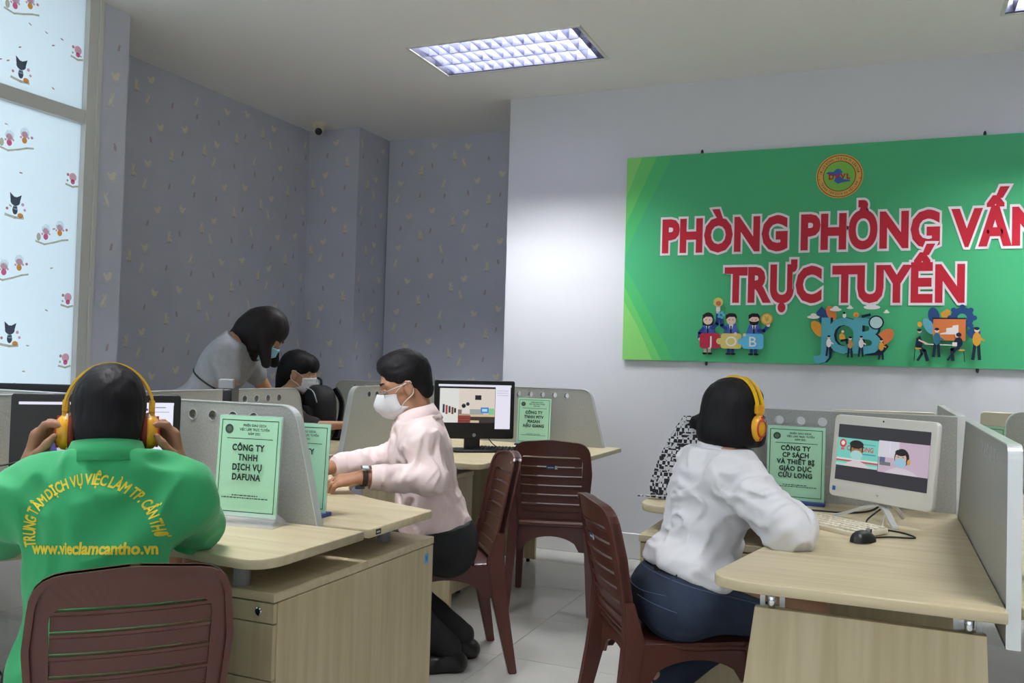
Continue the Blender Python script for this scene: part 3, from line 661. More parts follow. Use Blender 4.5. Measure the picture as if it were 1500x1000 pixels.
# ------------------------------------------------------------------ brown plastic chairs
def chair_proto():
    t = empty('plastic_chair', (0, 0, 0), 0, 'brown chair', 'chair', 'brown moulded plastic chairs')
    def by(x, z): return -.205-.20*max(z-.45, 0)-.026*(1-(x/.2)**2)*min(max((z-.42)/.2, 0), 1)
    Z0, Z1 = .455, .868
    def ring(outer, inner, th):
        N = len(outer); v, f = [], []
        for lp in (outer, inner):
            for dy in (th/2, -th/2):
                for p in lp: v.append((p[0], by(*p)+dy, p[1]))
        o0, o1, i0, i1 = 0, N, 2*N, 3*N
        for i in range(N):
            j = (i+1) % N
            f += [(o0+i, o0+j, i0+j, i0+i), (o1+j, o1+i, i1+i, i1+j), (o0+j, o0+i, o1+i, o1+j), (i0+i, i0+j, i1+j, i1+i)]
        return meshpy(v, f)
    def resample(pts, N):
        P = [Vector(p) for p in pts]; L = [0]
        for i in range(len(P)): L.append(L[-1]+(P[(i+1) % len(P)]-P[i]).length)
        out = []
        for k in range(N):
            s = L[-1]*k/N; i = max(j for j in range(len(P)) if L[j] <= s+1e-9); a, b = P[i], P[(i+1) % len(P)]; u = (s-L[i])/max(L[i+1]-L[i], 1e-9); out.append(tuple(a+(b-a)*u))
        return out
    def ray_ring(outer, inner, n=72):
        # corresponding points by direction from the centre
        def hit(poly, a):
            c = Vector((0, (Z0+Z1)/2)); d = Vector((math.cos(a), math.sin(a))); best = None
            for i in range(len(poly)):
                p = Vector(poly[i])-c; q = Vector(poly[(i+1) % len(poly)])-c; e = q-p; den = d.x*e.y-d.y*e.x
                if abs(den) < 1e-12: continue
                s = (p.x*e.y-p.y*e.x)/den; u = (p.x*d.y-p.y*d.x)/den
                if s > 0 and -1e-6 <= u <= 1+1e-6: best = s if best is None else max(best, s)
            return tuple(c+d*best)
        A = [2*math.pi*(k+.5)/n for k in range(n)]
        return [hit(outer, a) for a in A], [hit(inner, a) for a in A]
    outer = round_poly([(-.185, Z0), (.185, Z0), (.205, .70), (.190, Z1-.012), (0, Z1+.006), (-.190, Z1-.012), (-.205, .70)], [.02, .02, .1, .075, .3, .075, .1], 8)
    inner = round_poly([(-.150, Z0+.045), (.150, Z0+.045), (.158, Z1-.078), (-.158, Z1-.078)], [.02, .02, .03, .03], 5)
    o, i = ray_ring(outer, inner)
    obj('back_frame', ring(o, i, .020), M_BROWN, t)
    oi, ii = ray_ring([(p[0]*1.0, p[1]) for p in outer], [(p[0]*.93, (Z0+Z1)/2+(p[1]-(Z0+Z1)/2)*.965) for p in outer])
    v = ring(oi, ii, .034); obj('back_rim', v, M_BROWN, t)
    zs = [Z0+.046+k*(Z1-.080-Z0-.046)/6 for k in range(7)]
    for k in range(6):
        a, b = zs[k], zs[k+1]-.0065; n = 10; v, f = [], []
        hw = .1545
        for s in range(n+1):
            x = -hw+2*hw*s/n
            prof = [(.004, a), (.004, b-.004), (.009, b-.002), (.009, b+.001), (-.010, b+.001), (-.010, b-.006), (-.004, b-.010), (-.004, a)]
            for dy, z in prof: v.append((x, by(x, z)+dy, z))
        m = 8
        for s in range(n):
            for q in range(m): f.append((s*m+q, s*m+(q+1) % m, (s+1)*m+(q+1) % m, (s+1)*m+q))
        f.append(tuple(range(m-1, -1, -1))); f.append(tuple(n*m+q for q in range(m)))
        me = meshpy(v, f); bm = bmesh.new(); bm.from_mesh(me); bmesh.ops.recalc_face_normals(bm, faces=bm.faces); bm.to_mesh(me); bm.free()
        obj('back_slat', me, M_BROWN, t)
    # seat, slightly dished with rolled edges
    n = 14; v, f = [], []
    def sz(x, y): return .440-.012*math.exp(-((x/.14)**2+((y+.02)/.15)**2))-.02*max((abs(x)/.215)**8, 0)-.022*max(((y)/.215), 0)**6
    for i in range(n+1):
        for j in range(n+1):
            a, b = -1+2*i/n, -1+2*j/n; w = .215 if b > 0 else .215-.02*(-b); v.append((a*w, b*.215, sz(a*w, b*.215)))
    for i in range(n):
        for j in range(n): k = i*(n+1)+j; f.append((k, k+n+1, k+n+2, k+1))
    me = meshpy(v, f); bm = bmesh.new(); bm.from_mesh(me)
    bmesh.ops.solidify(bm, geom=list(bm.faces), thickness=.014); bmesh.ops.recalc_face_normals(bm, faces=bm.faces); bm.to_mesh(me); bm.free()
    obj('seat', smooth(me), M_BROWN, t)
    # arched aprons
    def apron(L, zt, M):
        p = [(-L, zt), (-L, zt-.13)]; p += [(-L+.045+(2*L-.09)*k/12, zt-.13+.075*math.sin(math.pi*min(max(k/12, 0), 1))**.45) for k in range(13)]; p += [(L, zt-.13), (L, zt)]
        return xform(curve_mesh([p], .012, .002), M)
    Rx = Matrix.Rotation(math.pi/2, 4, 'X'); Rz = Matrix.Rotation(math.pi/2, 4, 'Z')
    for s in (-1, 1): obj('apron', apron(.20, .432, Matrix.Translation((s*.200, 0, 0)) @ Rz @ Rx), M_BROWN, t)
    for s in (-1, 1): obj('apron', apron(.19, .430, Matrix.Translation((0, s*.200, 0)) @ Rx), M_BROWN, t)
    def leg(pts, ws):
        v, f = [], []
        for (p, (w, d)) in zip(pts, ws):
            for a, b in ((-1, -1), (1, -1), (1, 1), (-1, 1)): v.append((p[0]+a*w/2, p[1]+b*d/2, p[2]))
        for i in range(len(pts)-1):
            for k in range(4): f.append((i*4+k, i*4+(k+1) % 4, i*4+4+(k+1) % 4, i*4+4+k))
        f.append((3, 2, 1, 0)); k = 4*(len(pts)-1); f.append((k, k+1, k+2, k+3))
        me = meshpy(v, f); bm = bmesh.new(); bm.from_mesh(me); bmesh.ops.recalc_face_normals(bm, faces=bm.faces); bmesh.ops.bevel(bm, geom=[e for e in bm.edges], offset=.004, segments=2, affect='EDGES'); bm.to_mesh(me); bm.free(); return me
    for s in (-1, 1):
        obj('leg', leg([(s*.212, -.285, 0), (s*.196, -.225, .30), (s*.189, -.207, .44), (s*.190, -.226, .56)], [(.036, .034), (.044, .060), (.046, .066), (.030, .034)]), M_BROWN, t)
        obj('leg', leg([(s*.205, .225, 0), (s*.195, .196, .30), (s*.190, .188, .43)], [(.034, .034), (.042, .046), (.052, .052)]), M_BROWN, t)
    return t
_proto = chair_proto()
CHAIRS = [(-1.565, 1.535, (-.73, .68), 'brown plastic slatted chair of the man in the green polo, nearest the camera', None),
          (-1.715, 3.345, (-.81, -.59), 'brown plastic slatted chair the pink shirted man sits on', 'dot'),
          (-1.60, 4.46, (-.27, .963), 'empty brown plastic slatted chair in front of the far green sign', 'tag'),
          (-.615, 2.905, (.84, .54), 'brown plastic slatted chair the woman in the white blouse sits on', 'tag')]
for i, (x, y, d, lab, st) in enumerate(CHAIRS):
    c = _proto if i == 0 else copy_tree(_proto)
    c.location = (x, y, 0); c.scale = (.955,)*3 if i in (0, 3) else (1,)*3; c.rotation_euler = (0, 0, math.atan2(d[1], d[0])-math.pi/2); c['label'] = lab
for c, (x, y, d, lab, st) in zip([o for o in COL.objects if o.name.startswith('plastic_chair')], CHAIRS):
    if st == 'tag':
        fl = Flat(); fl.rect(-.028, -.010, .028, .010, pmat('#3c4a66')); fl.rect(-.027, -.009, -.014, .009, pmat('#b9bcb8')); fl.rect(-.008, -.003, .022, .002, pmat('#aeb7c6'))
        obj('sticker', fl.mesh(plane_M((0.005, -.3005, .735), (-1, 0, 0), (0, -.2, 1), (0, -1, -.2))), None, c)
    elif st == 'dot':
        fl = Flat(); fl.ell(0, 0, .006, pmat('#c9ccd2')); obj('sticker', fl.mesh(plane_M((-.12, -.278, .838), (-1, 0, 0), (0, -.2, 1), (0, 1, .2))), None, c)
# ------------------------------------------------------------------ screens, signs and small things on the desks
def face_rot(n): return math.atan2(n[1], n[0])+math.pi/2      # local -Y looks along n
def monitor(name, label, loc, n, W, H, zc, body, draw, stand='pedestal', tilt=0.0, cat='monitor', bez=(.018, .018, .018, .03), depth=.03, group=None):
    t = empty(name, loc, face_rot(n), label, cat, group)
    z0 = zc-loc[2]
    M = Matrix.Translation((0, 0, z0)) @ Matrix.Rotation(-tilt, 4, 'X')
    me = curve_mesh([round_poly([(-W/2, -H/2), (W/2, -H/2), (W/2, H/2), (-W/2, H/2)], .012 if stand == 'pedestal' else .022, 5)], depth, .003); me.transform(M @ Matrix.Rotation(math.pi/2, 4, 'X')); me.update()
    hs = obj('housing', me, body, t)
    x0, x1, y0, y1 = -W/2+bez[0], W/2-bez[1], -H/2+bez[3], H/2-bez[2]
    fl = Flat(.0002); fl.rect(x0, y0, x1, y1, emat('#0a0a0e', .5)); draw(fl, x0, y0, x1, y1)
    obj('screen', fl.mesh(M @ plane_M((0, -depth/2-.0004, 0), (1, 0, 0), (0, 0, 1), (0, -1, 0))), None, t)
    if stand == 'pedestal':
        b = xform(box(-.10, .10, .02, .06, z0-H/2-.02, z0+.02, .006), Matrix.Identity(4)); 
        obj('back_bulge', xform(curve_mesh([round_poly([(-W*.33, -H*.3), (W*.33, -H*.3), (W*.33, H*.3), (-W*.33, H*.3)], .03, 4)], .03, .008), M @ Matrix.Translation((0, depth/2+.01, 0)) @ Matrix.Rotation(math.pi/2, 4, 'X')), body, t)
        obj('stand_neck', box(-.045, .045, .03, .055, .006, z0, .006), body, t)
        obj('stand_foot', xform(curve_mesh([round_poly([(-.12, -.07), (.12, -.07), (.12, .11), (-.12, .11)], .03, 5)], .012, .003), Matrix.Translation((0, 0, .006))), body, t)
    return t, hs, M
def scr1(fl, x0, y0, x1, y1):
    W, D, B, G = emat('#e9ecfb', 1.0), emat('#16161c', .6), emat('#bcd2f6', 1.0), emat('#8d93a6', .9)
    fl.rect(x0+.002, y1-.014, x1-.002, y1-.006, emat('#e6e2fa', 1.0)); xs = x0+(x1-x0)*.80
    fl.rect(xs, y0+.006, x1-.003, y1-.008, W); fl.rect(x0+(x1-x0)*.62, y0+.02, xs, y0+.14, W)
    for k in range(6): fl.rect(xs+.012, y1-.035-.030*k, x1-.015, y1-.0335-.030*k, G)
    fl.rect(xs+.004, y1-.030, xs+.010, y1-.024, emat('#40306e', .9)); fl.rect(xs+.02, y0+.09, x1-.02, y0+.10, B); fl.rect(xs+.03, y1-.022, xs+.06, y1-.019, G)
    fl.rect(x0+.09, y0+.09, x0+.17, y0+.17, emat('#4a4496', .7)); fl.ell(x0+.135, y0+.15, .030, emat('#c9ccd8', .9)); fl.ell(x0+.105, y0+.105, .026, emat('#8fb0cf', .8), .017)
def scr2(fl, x0, y0, x1, y1):
    def R(a, b, c, d, col, s=1.0): fl.rect(x0+(x1-x0)*a, y0+(y1-y0)*b, x0+(x1-x0)*c, y0+(y1-y0)*d, emat(col, s))
    R(0, .94, 1, .985, '#dfe0f2'); R(.02, .17, .775, .90, '#c9bcae'); R(.78, .04, .99, .94, '#e4e1f0'); R(.02, .17, .28, .90, '#d8d9d4'); R(.28, .45, .775, .90, '#d6cbc0')
    R(.50, .66, .585, .76, '#22242c', .8); R(.27, .27, .45, .45, '#7d6f68'); R(.42, .34, .62, .46, '#9aa0a0'); R(.58, .38, .69, .50, '#3d7fc4'); R(.60, .41, .67, .47, '#a8d4f0'); R(.69, .32, .765, .48, '#7fc08f')
    R(.28, .30, .775, .345, '#cdb894'); R(.42, .17, .775, .30, '#3a3330'); R(.36, .17, .56, .22, '#c9b493'); R(.27, .17, .44, .33, '#8c3f36')
    for k, (a, c) in enumerate(((.06, '#2d3350'), (.10, '#b03b3b'), (.14, '#333a44'), (.18, '#7a4038'), (.215, '#2b2f36'))): R(a, .38-.03*(k % 2), a+.028, .56-.02*k, c, .9)
    R(.32, .36, .43, .52, '#d9d2cc'); fl.ell(x0+(x1-x0)*.345, y0+(y1-y0)*.53, .012, emat('#241f22', .8)); fl.ell(x0+(x1-x0)*.40, y0+(y1-y0)*.57, .010, emat('#2c3550', .8)); R(.27, .20, .43, .215, '#5c2a24'); R(.27, .26, .43, .275, '#5c2a24')
    for k in range(3): R(.80, .86-.05*k, .96, .87-.05*k, '#a7a7c4')
def scr3(fl, x0, y0, x1, y1):
    def R(a, b, c, d, col, s=.85): fl.rect(x0+(x1-x0)*a, y0+(y1-y0)*b, x0+(x1-x0)*c, y0+(y1-y0)*d, emat(col, s))
    def E(a, b, rx, ry, col, s=.85): fl.ell(x0+(x1-x0)*a, y0+(y1-y0)*b, (x1-x0)*rx, emat(col, s), (y1-y0)*ry)
    def T(t, a, b, h, col, bold=.02, sx=1): fl.text(t, x0+(x1-x0)*a, y0+(y1-y0)*b, (y1-y0)*h, emat(col, .85), bold, sx, 'l')
    R(0, 0, 1, 1, '#35343a', .8); R(0, .26, .475, .76, '#79cfc0'); R(.48, .24, 1, .78, '#c9b4c6')
    R(0, .34, .475, .37, '#c0514f'); R(0, .37, .475, .40, '#d8dde0'); R(0, .26, .475, .31, '#a8d8d0')
    T('CỬU LONG', .115, .545, .085, '#c03a44', .03, .95); R(.13, .665, .44, .68, '#4f9fb0'); R(.30, .49, .45, .51, '#4a94b8'); E(.07, .66, .04, .075, '#cf3a48'); E(.07, .665, .022, .04, '#e8e4e4'); R(.05, .54, .09, .58, '#d8566a')
    # man with mask
    fl.poly([(x0+(x1-x0)*a, y0+(y1-y0)*b) for a, b in ((.09, .26), (.14, .33), (.20, .37), (.28, .37), (.34, .33), (.40, .26))], emat('#d9cfd2', .85)); E(.235, .55, .075, .125, '#a8793f'); E(.23, .66, .080, .075, '#1c1713'); R(.16, .53, .175, .64, '#1c1713'); R(.295, .53, .31, .64, '#1c1713'); E(.238, .47, .070, .085, '#a9d6d4'); R(.195, .575, .215, .585, '#2a201a'); R(.25, .575, .27, .585, '#2a201a')
    # room and woman with mask
    R(.48, .50, .70, .78, '#d9d6e0'); R(.50, .40, .56, .50, '#5c6a90'); R(.505, .36, .62, .42, '#6f7478'); R(.60, .56, .61, .78, '#e6dfe8')
    fl.poly([(x0+(x1-x0)*a, y0+(y1-y0)*b) for a, b in ((.56, .24), (.62, .31), (.69, .35), (.78, .34), (.86, .30), (.91, .24))], emat('#d6ccd6', .85)); E(.735, .52, .078, .155, '#1b181c'); E(.725, .50, .060, .120, '#d6b3a2'); E(.725, .605, .062, .055, '#1b181c'); E(.725, .435, .062, .080, '#9cc7dc'); E(.81, .46, .016, .05, '#d9a13c'); R(.69, .525, .71, .535, '#2a201a'); R(.74, .525, .76, .535, '#2a201a')
monitor('computer_monitor', 'large black monitor with a white page in front of the green polo man', (-2.165, 1.975, ZT), (.70, -.714), .46, .34, .952, M_BLACK, scr1)
mt, hs, MM = monitor('computer_monitor', 'black monitor showing a video call, right of the pink shirted man\'s head', (-2.105, 4.50, ZT), (.60, -.80), .455, .325, .985, M_BLACK, scr2, bez=(.02, .02, .02, .045))
fl = Flat(); fl.ell(0, 0, .010, mat('silver_logo', '#9ea2a8', .3, metal=.6)); obj('logo', fl.mesh(MM @ plane_M((0, -.0158, -.142), (1, 0, 0), (0, 0, 1), (0, -1, 0))), None, hs)
def blank(fl, *a): pass
pm, phs, PMM = monitor('computer_monitor', 'black monitor edge poking up behind the partition at the standing woman', (-2.20, 2.60, ZT), (.80, .60), .46, .32, .975, M_BLACK, blank)
monitor('computer_monitor', 'dark monitor top at the far left edge in front of the frosted window', (-3.05, 2.50, ZT), (-.5, .86), .46, .32, .955, M_BLACK, blank)
obj('webcam', xform(box(-.225, -.165, -.02, .03, .158, .192, .004), PMM), M_GREYMETAL, pm)
fl = Flat(); fl.rect(-.015, -.008, .015, .008, M_BLACK); fl.rect(-.010, -.003, .010, .002, pmat('#c9ccd2'))
obj('edge_label', fl.mesh(plane_M((1.2206, .065, ZT-.013), (0, 1, 0), (0, 0, 1), (1, 0, 0))), None, [o for o in COL.objects if o.get('label', '').startswith('pale wood desk where the man in the pink')][0])
# white all-in-one computer
aio, hs, MM = monitor('all_in_one_computer', 'white all-in-one computer showing two masked people, by the woman in the white blouse', (.005, 3.275, ZT), (-.63, -.776), .415, .29, .955, M_WHITEP, scr3, 'arms', .10, 'computer', (.022, .022, .034, .060), .022)
fl = Flat(); fl.ell(0, .132, .0035, M_BLACK); fl.text('hp', 0, -.122, .008, mat('silver_logo', '#9ea2a8', .3), .02); fl.rect(-.192, -.125, -.178, -.110, pmat('#2f78b8'))
obj('bezel_marks', fl.mesh(MM @ plane_M((0, -.0113, 0), (1, 0, 0), (0, 0, 1), (0, -1, 0))), None, hs)
arm = crom([(0, .012, .115), (0, -.004, .062), (-.05, -.035, .040), (-.105, -.075, .012), (-.125, -.09, .006)], 5)
for s in (-1, 1):
    pts = [Vector((p.x*s, p.y, p.z)) for p in arm]; v, f = [], []
    for i, p in enumerate(pts):
        w = .020
        for dx, dz in ((-w/2, .004), (w/2, .004), (w/2, -.004), (-w/2, -.004)): v.append((p.x+dx*.75, p.y+dx*.6*(-s), max(p.z+dz, .0005)))
    for i in range(len(pts)-1):
        for k in range(4): f.append((4*i+k, 4*i+(k+1) % 4, 4*i+4+(k+1) % 4, 4*i+4+k))
    f += [(3, 2, 1, 0), tuple(4*(len(pts)-1)+k for k in range(4))]
    obj('stand_arm', meshpy(v, f), M_ALU, aio)
obj('stand_strut', tube([(0, .012, .11), (0, .06, .05), (0, .11, .006)], .008, 8), M_ALU, aio)
# backs of two more computers of the same kind, half hidden
for lab, loc, n in (('cream back of a computer peeping over the partition behind the white one', (.005, 4.30, ZT), (-.35, .94)), ('cream back of a computer at the right edge by the white wall', (.66, 4.72, ZT), (.2, .98))):
    t = empty('all_in_one_computer', loc, face_rot(n), lab, 'computer')
    obj('housing', xform(curve_mesh([round_poly([(-.23, .03), (.23, .03), (.23, .335), (-.23, .335)], .022, 5)], .03, .004), Matrix.Rotation(math.pi/2, 4, 'X')), M_CREAM, t)
    obj('back_cover', xform(curve_mesh([round_poly([(-.14, .07), (.14, .07), (.14, .28), (-.14, .28)], .03, 5)], .03, .006), Matrix.Translation((0, .024, 0)) @ Matrix.Rotation(math.pi/2, 4, 'X')), M_CREAM, t)
    obj('stand_foot', boxes([(-.11, .11, -.05, .09, 0, .01), (-.03, .03, .02, .03, .005, .10)], .003), M_CREAM, t)

# green paper signs
def serif_text(fl, s, x, y, h, m):
    """condensed serif capitals: thick and thin strokes with small serifs around the letter outline"""
    if not s: return
    bo = .055 if h > .01 else .03; v, f = text2d(s, bo, 1.10); a, b = v[:, 0].min(), v[:, 0].max()
    fl.text(s, x, y, h, m, bo, .86, 'c', 1.10)
    pos = x-(b-a)*h*.86/2; sw = .05*h
    # serif feet under and over straight stems, found from the outline's extreme points
    v0, f0 = text2d(s, 0.0, 1.10)
    for i, j in boundary(f0):
        p, q = v0[i], v0[j]; w = abs(p[0]-q[0])
        for y0, y1 in ((0.0, .07), (.93, 1.0)):
            yy = 0.0 if y0 == 0 else 1.0
            if abs(p[1]-yy) < .01 and abs(q[1]-yy) < .01 and .05 < w < .22:
                X = pos+((p[0]+q[0])/2-a)*h*.86; hw = (w/2+.06)*h*.86
                fl.poly([(X-hw, y+y0*h), (X+hw, y+y0*h), (X+hw, y+y1*h), (X-hw, y+y1*h)], m, up=False)
def sign(label, loc, n, lines, holder, tilt=.06, big=.0215):
    t = empty('company_sign', loc, face_rot(n), label, 'sign', 'green company name signs')
    w, h = .105, .297; z0 = .012 if holder == 'blue' else .022
    M = Matrix.Translation((0, 0, z0)) @ Matrix.Rotation(-tilt, 4, 'X') @ Matrix.Diagonal((1, 1, .935 if holder == 'blue' else 1, 1))
    obj('paper', xform(box(-w, w, -.0008, .0008, 0, h), M), M_SIGN, t)
    fl = Flat(.0001); K = M_INK
    a, b, c, d = -w+.009, w-.009, .012, h-.012
    for r in ((a, c, b, c+.0022), (a, d-.0022, b, d), (a, c, a+.0022, d), (b-.0022, c, b, d)): fl.rect(*r, K)
    fl.ell(-.070, .257, .0140, mat('seal_ink', '#3a4a44', .7), n=20); fl.ell(-.070, .257, .0085, mat('seal_ink2', '#56705f', .7), n=20)
    for i, s in enumerate(('PHIÊN GIAO DỊCH', 'VIỆC LÀM TRỰC TUYẾN', 'NĂM 2021')): serif_text(fl, s, .016, .266-.0125*i, .0072, K)
    fl.rect(-.075, .2285, .080, .2305, K)
    for i, s in enumerate(lines): serif_text(fl, s, 0, (.194 if len(lines) < 5 else .200)-(.029 if len(lines) < 5 else .0272)*i, .0188, K)
    rnd = random.Random(len(label))
    for zz, hw in ((.060, .045), (.053, .078)):      # fine print, too small to read
        x = -hw
        while x < hw: q = rnd.uniform(.004, .012); fl.rect(x, zz, min(x+q, hw), zz+.0028, K); x += q+.0022
    obj('print', fl.mesh(M @ plane_M((0, -.0010, 0), (1, 0, 0), (0, 0, 1), (0, -1, 0))), None, t)
    if holder == 'blue':
        obj('holder_base', box(-w-.004, w+.004, -.035, .035, 0, .012, .002), M_BLUEBASE, t)
        obj('clear_sleeve', xform(box(-w-.002, w+.002, .0012, .0028, 0, h+.002), M), M_CLEAR, t)
    else:
        obj('clear_sleeve', xform(box(-w-.003, w+.003, .0012, .0030, -.002, h+.003), M), M_CLEAR, t)
        v = [(-w-.012, -.045, 0), (w+.018, -.045, 0), (w+.018, .05, 0), (-w-.012, .05, 0), (-w-.003, -.006, .034), (w+.004, -.006, .034), (w+.004, .008, .034), (-w-.003, .008, .034)]
        obj('holder_base', meshpy(v, [(0, 3, 2, 1), (0, 1, 5, 4), (1, 2, 6, 5), (2, 3, 7, 6), (3, 0, 4, 7), (4, 5, 6, 7)]), M_CLEAR, t)
    return t
sign('green paper sign in a clear holder, nearest the camera, four bold lines', (-1.742, 2.135, ZT), (.12, -.99), ['CÔNG TY', 'TNHH', 'DỊCH VỤ', 'DAFUNA'], 'clear')
sign('green paper sign half hidden behind the partition beside the typing man', (-1.712, 2.345, ZT), (.10, -.99), ['CÔNG TY'], 'blue')
sign('small far green paper sign right of the black video call monitor', (-1.965, 5.06, ZT), (.10, -.99), ['CÔNG TY', 'TNHH MTV', 'MASAN', 'HẬU GIANG'], 'blue')
sign('green paper sign with five bold lines left of the white computer', (-.300, 3.525, ZT), (-.02, -1), ['CÔNG TY', 'CP SÁCH', 'VÀ THIẾT BỊ', 'GIÁO DỤC', 'CỬU LONG'], 'blue')
sign('green paper sign mostly hidden between two partitions at the right', (.400, 4.33, ZT), (-.72, -.69), ['CÔNG TY'], 'blue')
sign('green paper sign top edge behind the white computer', (.13, 4.50, ZT), (0, -1), ['CÔNG TY'], 'blue')

# keyboards and mouse
def keyboard(label, loc, n, mbody, mkey, L=.43, D=.14):
    t = empty('keyboard', loc, face_rot(n), label, 'keyboard')
    obj('base', xform(curve_mesh([round_poly([(-L/2, -D/2), (L/2, -D/2), (L/2, D/2), (-L/2, D/2)], .008, 3)], .016, .002), Matrix.Translation((0, 0, .010)) @ Matrix.Rotation(.05, 4, 'X')), mbody, t)
    key = box(-.0078, .0078, -.0078, .0078, 0, .006, .0012, 1); key.materials.append(mkey)
    for r in range(5):
        for c in range(21):
            if r == 0 and 4 <= c <= 8: continue
            x = -L/2+.016+c*(L-.032)/20; y = -D/2+.018+r*(D-.036)/4
            obj('key', key, None, t, (x, y, .018+y*.05))
    sp = box(-.047, .047, -.0078, .0078, 0, .006, .0012, 1); obj('space_bar', sp, mkey, t, (-L/2+.016+6*(L-.032)/20, -D/2+.018, .018-.003))
keyboard('cream keyboard in front of the white computer', (-.185, 3.085, ZT), (-.62, -.78), M_CREAM, mat('cream_key', '#e2dcc6', .5))
keyboard('black keyboard under the black monitor showing a video call', (-1.93, 4.60, ZT), (.30, -.954), M_BLACK, M_BLACKM)
keyboard('black keyboard under the hands of the pink shirted man', (-2.02, 2.68, ZT), (.72, .69), M_BLACK, M_BLACKM)
m = empty('computer_mouse', (-.045, 2.845, ZT), math.radians(60), 'black computer mouse on the woman\'s desk by the cream keyboard', 'mouse')
v, f = [], []
for i in range(13):
    u = -1+2*i/12
    for k in range(9):
        a = math.pi*k/8; rr = math.sqrt(max(1-u*u, 0.0)); v.append((.050*u, .029*rr**.8*math.cos(a), .002+.033*math.sin(a)*rr**.7*(1-.18*u)))
for i in range(12):
    for k in range(8): f.append((9*i+k, 9*i+k+1, 9*i+10+k, 9*i+9+k))
obj('shell', meshpy(v, f), M_BLACK, m, smooth=True); obj('scroll_wheel', xform(lathe([(.008, -.003), (.009, 0), (.008, .003)], 12), Matrix.Translation((.026, 0, .031)) @ Matrix.Rotation(math.pi/2, 4, 'X')), M_GREYMETAL, m)
obj('button_seam', box(.004, .046, -.0006, .0006, .02, .0335), M_BLACKM, m)
def cable(label, pts, r=.0028, col=None, n=6):
    return tag(obj('cable', tube(crom(pts, n), r, 6), col or M_CABLE, smooth=True), label, 'cable')
cable('black mouse cable looping behind the mouse on the woman\'s desk', [(-.025, 2.89, .756), (.03, 2.95, .754), (.10, 2.98, .7535), (.06, 3.06, .7535), (-.02, 3.10, .754), (-.04, 3.20, .760), (.01, 3.26, .80)])
cable('black power cable running from the white computer to the sign', [(-.30, 3.36, .7535), (-.20, 3.37, .7535), (-.10, 3.37, .755), (-.02, 3.36, .775), (.02, 3.32, .83)], .0035)
cable('white keyboard cable on the woman\'s desk', [(-.12, 3.16, .757), (-.06, 3.12, .754), (.0, 3.13, .754), (.01, 3.20, .760), (.02, 3.28, .80)], .0022, M_WHITEP)
cable('black cable behind the black monitor that shows a video call', [(-2.06, 4.52, .90), (-2.03, 4.58, .80), (-1.98, 4.66, .757), (-1.86, 4.75, .7535), (-1.72, 4.66, .757)], .003)
cable('black headphone cord hanging off the green polo man\'s desk', [(-2.02, 1.70, .757), (-2.04, 1.63, .758), (-2.055, 1.585, .72), (-2.06, 1.57, .58), (-2.03, 1.56, .48), (-1.92, 1.52, .44)], .003)
cable('black cable crossing behind the man\'s left hand at the left edge', [(-2.50, 1.45, .93), (-2.40, 1.62, .915), (-2.34, 1.73, .91), (-2.28, 1.85, .93)], .0028)
cable('red and black plug cable at the left edge under the monitor', [(-2.45, 1.50, .90), (-2.36, 1.66, .885), (-2.30, 1.76, .885), (-2.26, 1.86, .90)], .0028, mat('red_plug', '#b5352f', .45))

# spray bottle at the right edge
t = empty('spray_bottle', (.365, 2.50, ZT), .4, 'spray bottle with red and white trigger at the right edge', 'bottle')
M_BOT = mat('bottle_print', '#dfe6dc', .35, noise=((26, 26, 18), '#2f8f4a', .44, .50))
obj('bottle', lathe([(.030, 0), (.034, .006), (.034, .12), (.028, .145), (.014, .165), (.013, .178)], 24), M_BOT, t, smooth=True)
obj('collar', lathe([(.016, .176), (.017, .196), (.012, .200)], 20), M_WHITEP, t)
obj('trigger_head', boxes([(-.018, .036, -.011, .011, .198, .226), (.036, .052, -.008, .008, .206, .222)], .004), M_WHITEP, t)
obj('trigger', meshpy([(.020, -.005, .20), (.032, -.005, .20), (.030, -.005, .160), (.022, -.005, .164), (.020, .005, .20), (.032, .005, .20), (.030, .005, .160), (.022, .005, .164)], [(0, 1, 2, 3), (7, 6, 5, 4), (0, 4, 5, 1), (1, 5, 6, 2), (2, 6, 7, 3), (3, 7, 4, 0)]), mat('red_trigger', '#c62a2a', .4), t)
obj('nozzle', box(.052, .058, -.009, .009, .205, .223, .002), mat('red_trigger', '#c62a2a', .4), t)

# patterned bag at the end of the woman's desk
M_BAG = bpy.data.materials.new('black_white_woven_pattern'); M_BAG.use_nodes = True
nt = M_BAG.node_tree; b = nt.nodes['Principled BSDF']; b.inputs['Roughness'].default_value = .85
tc = nt.nodes.new('ShaderNodeTexCoord'); mp = nt.nodes.new('ShaderNodeMapping'); ch = nt.nodes.new('ShaderNodeTexChecker'); mp2 = nt.nodes.new('ShaderNodeMapping'); wv = nt.nodes.new('ShaderNodeTexWave'); mx = nt.nodes.new('ShaderNodeMix'); vo = nt.nodes.new('ShaderNodeTexVoronoi'); mx2 = nt.nodes.new('ShaderNodeMix'); cr = nt.nodes.new('ShaderNodeValToRGB')
for q in (mx, mx2): q.data_type = 'RGBA'
mp.inputs['Rotation'].default_value = (0, 0, .785); mp.inputs['Scale'].default_value = (70, 70, 70); ch.inputs['Scale'].default_value = 1; ch.inputs['Color1'].default_value = (.012, .012, .018, 1); ch.inputs['Color2'].default_value = (.62, .62, .64, 1)
wv.wave_type = 'BANDS'; wv.bands_direction = 'Z'; wv.inputs['Scale'].default_value = 7; wv.inputs['Distortion'].default_value = 0
vo.feature = 'F1'; vo.distance = 'CHEBYCHEV'; vo.inputs['Scale'].default_value = 45; cr.color_ramp.interpolation = 'CONSTANT'; cr.color_ramp.elements[0].color = (.012, .012, .018, 1); cr.color_ramp.elements[1].position = .42; cr.color_ramp.elements[1].color = (.55, .55, .57, 1)
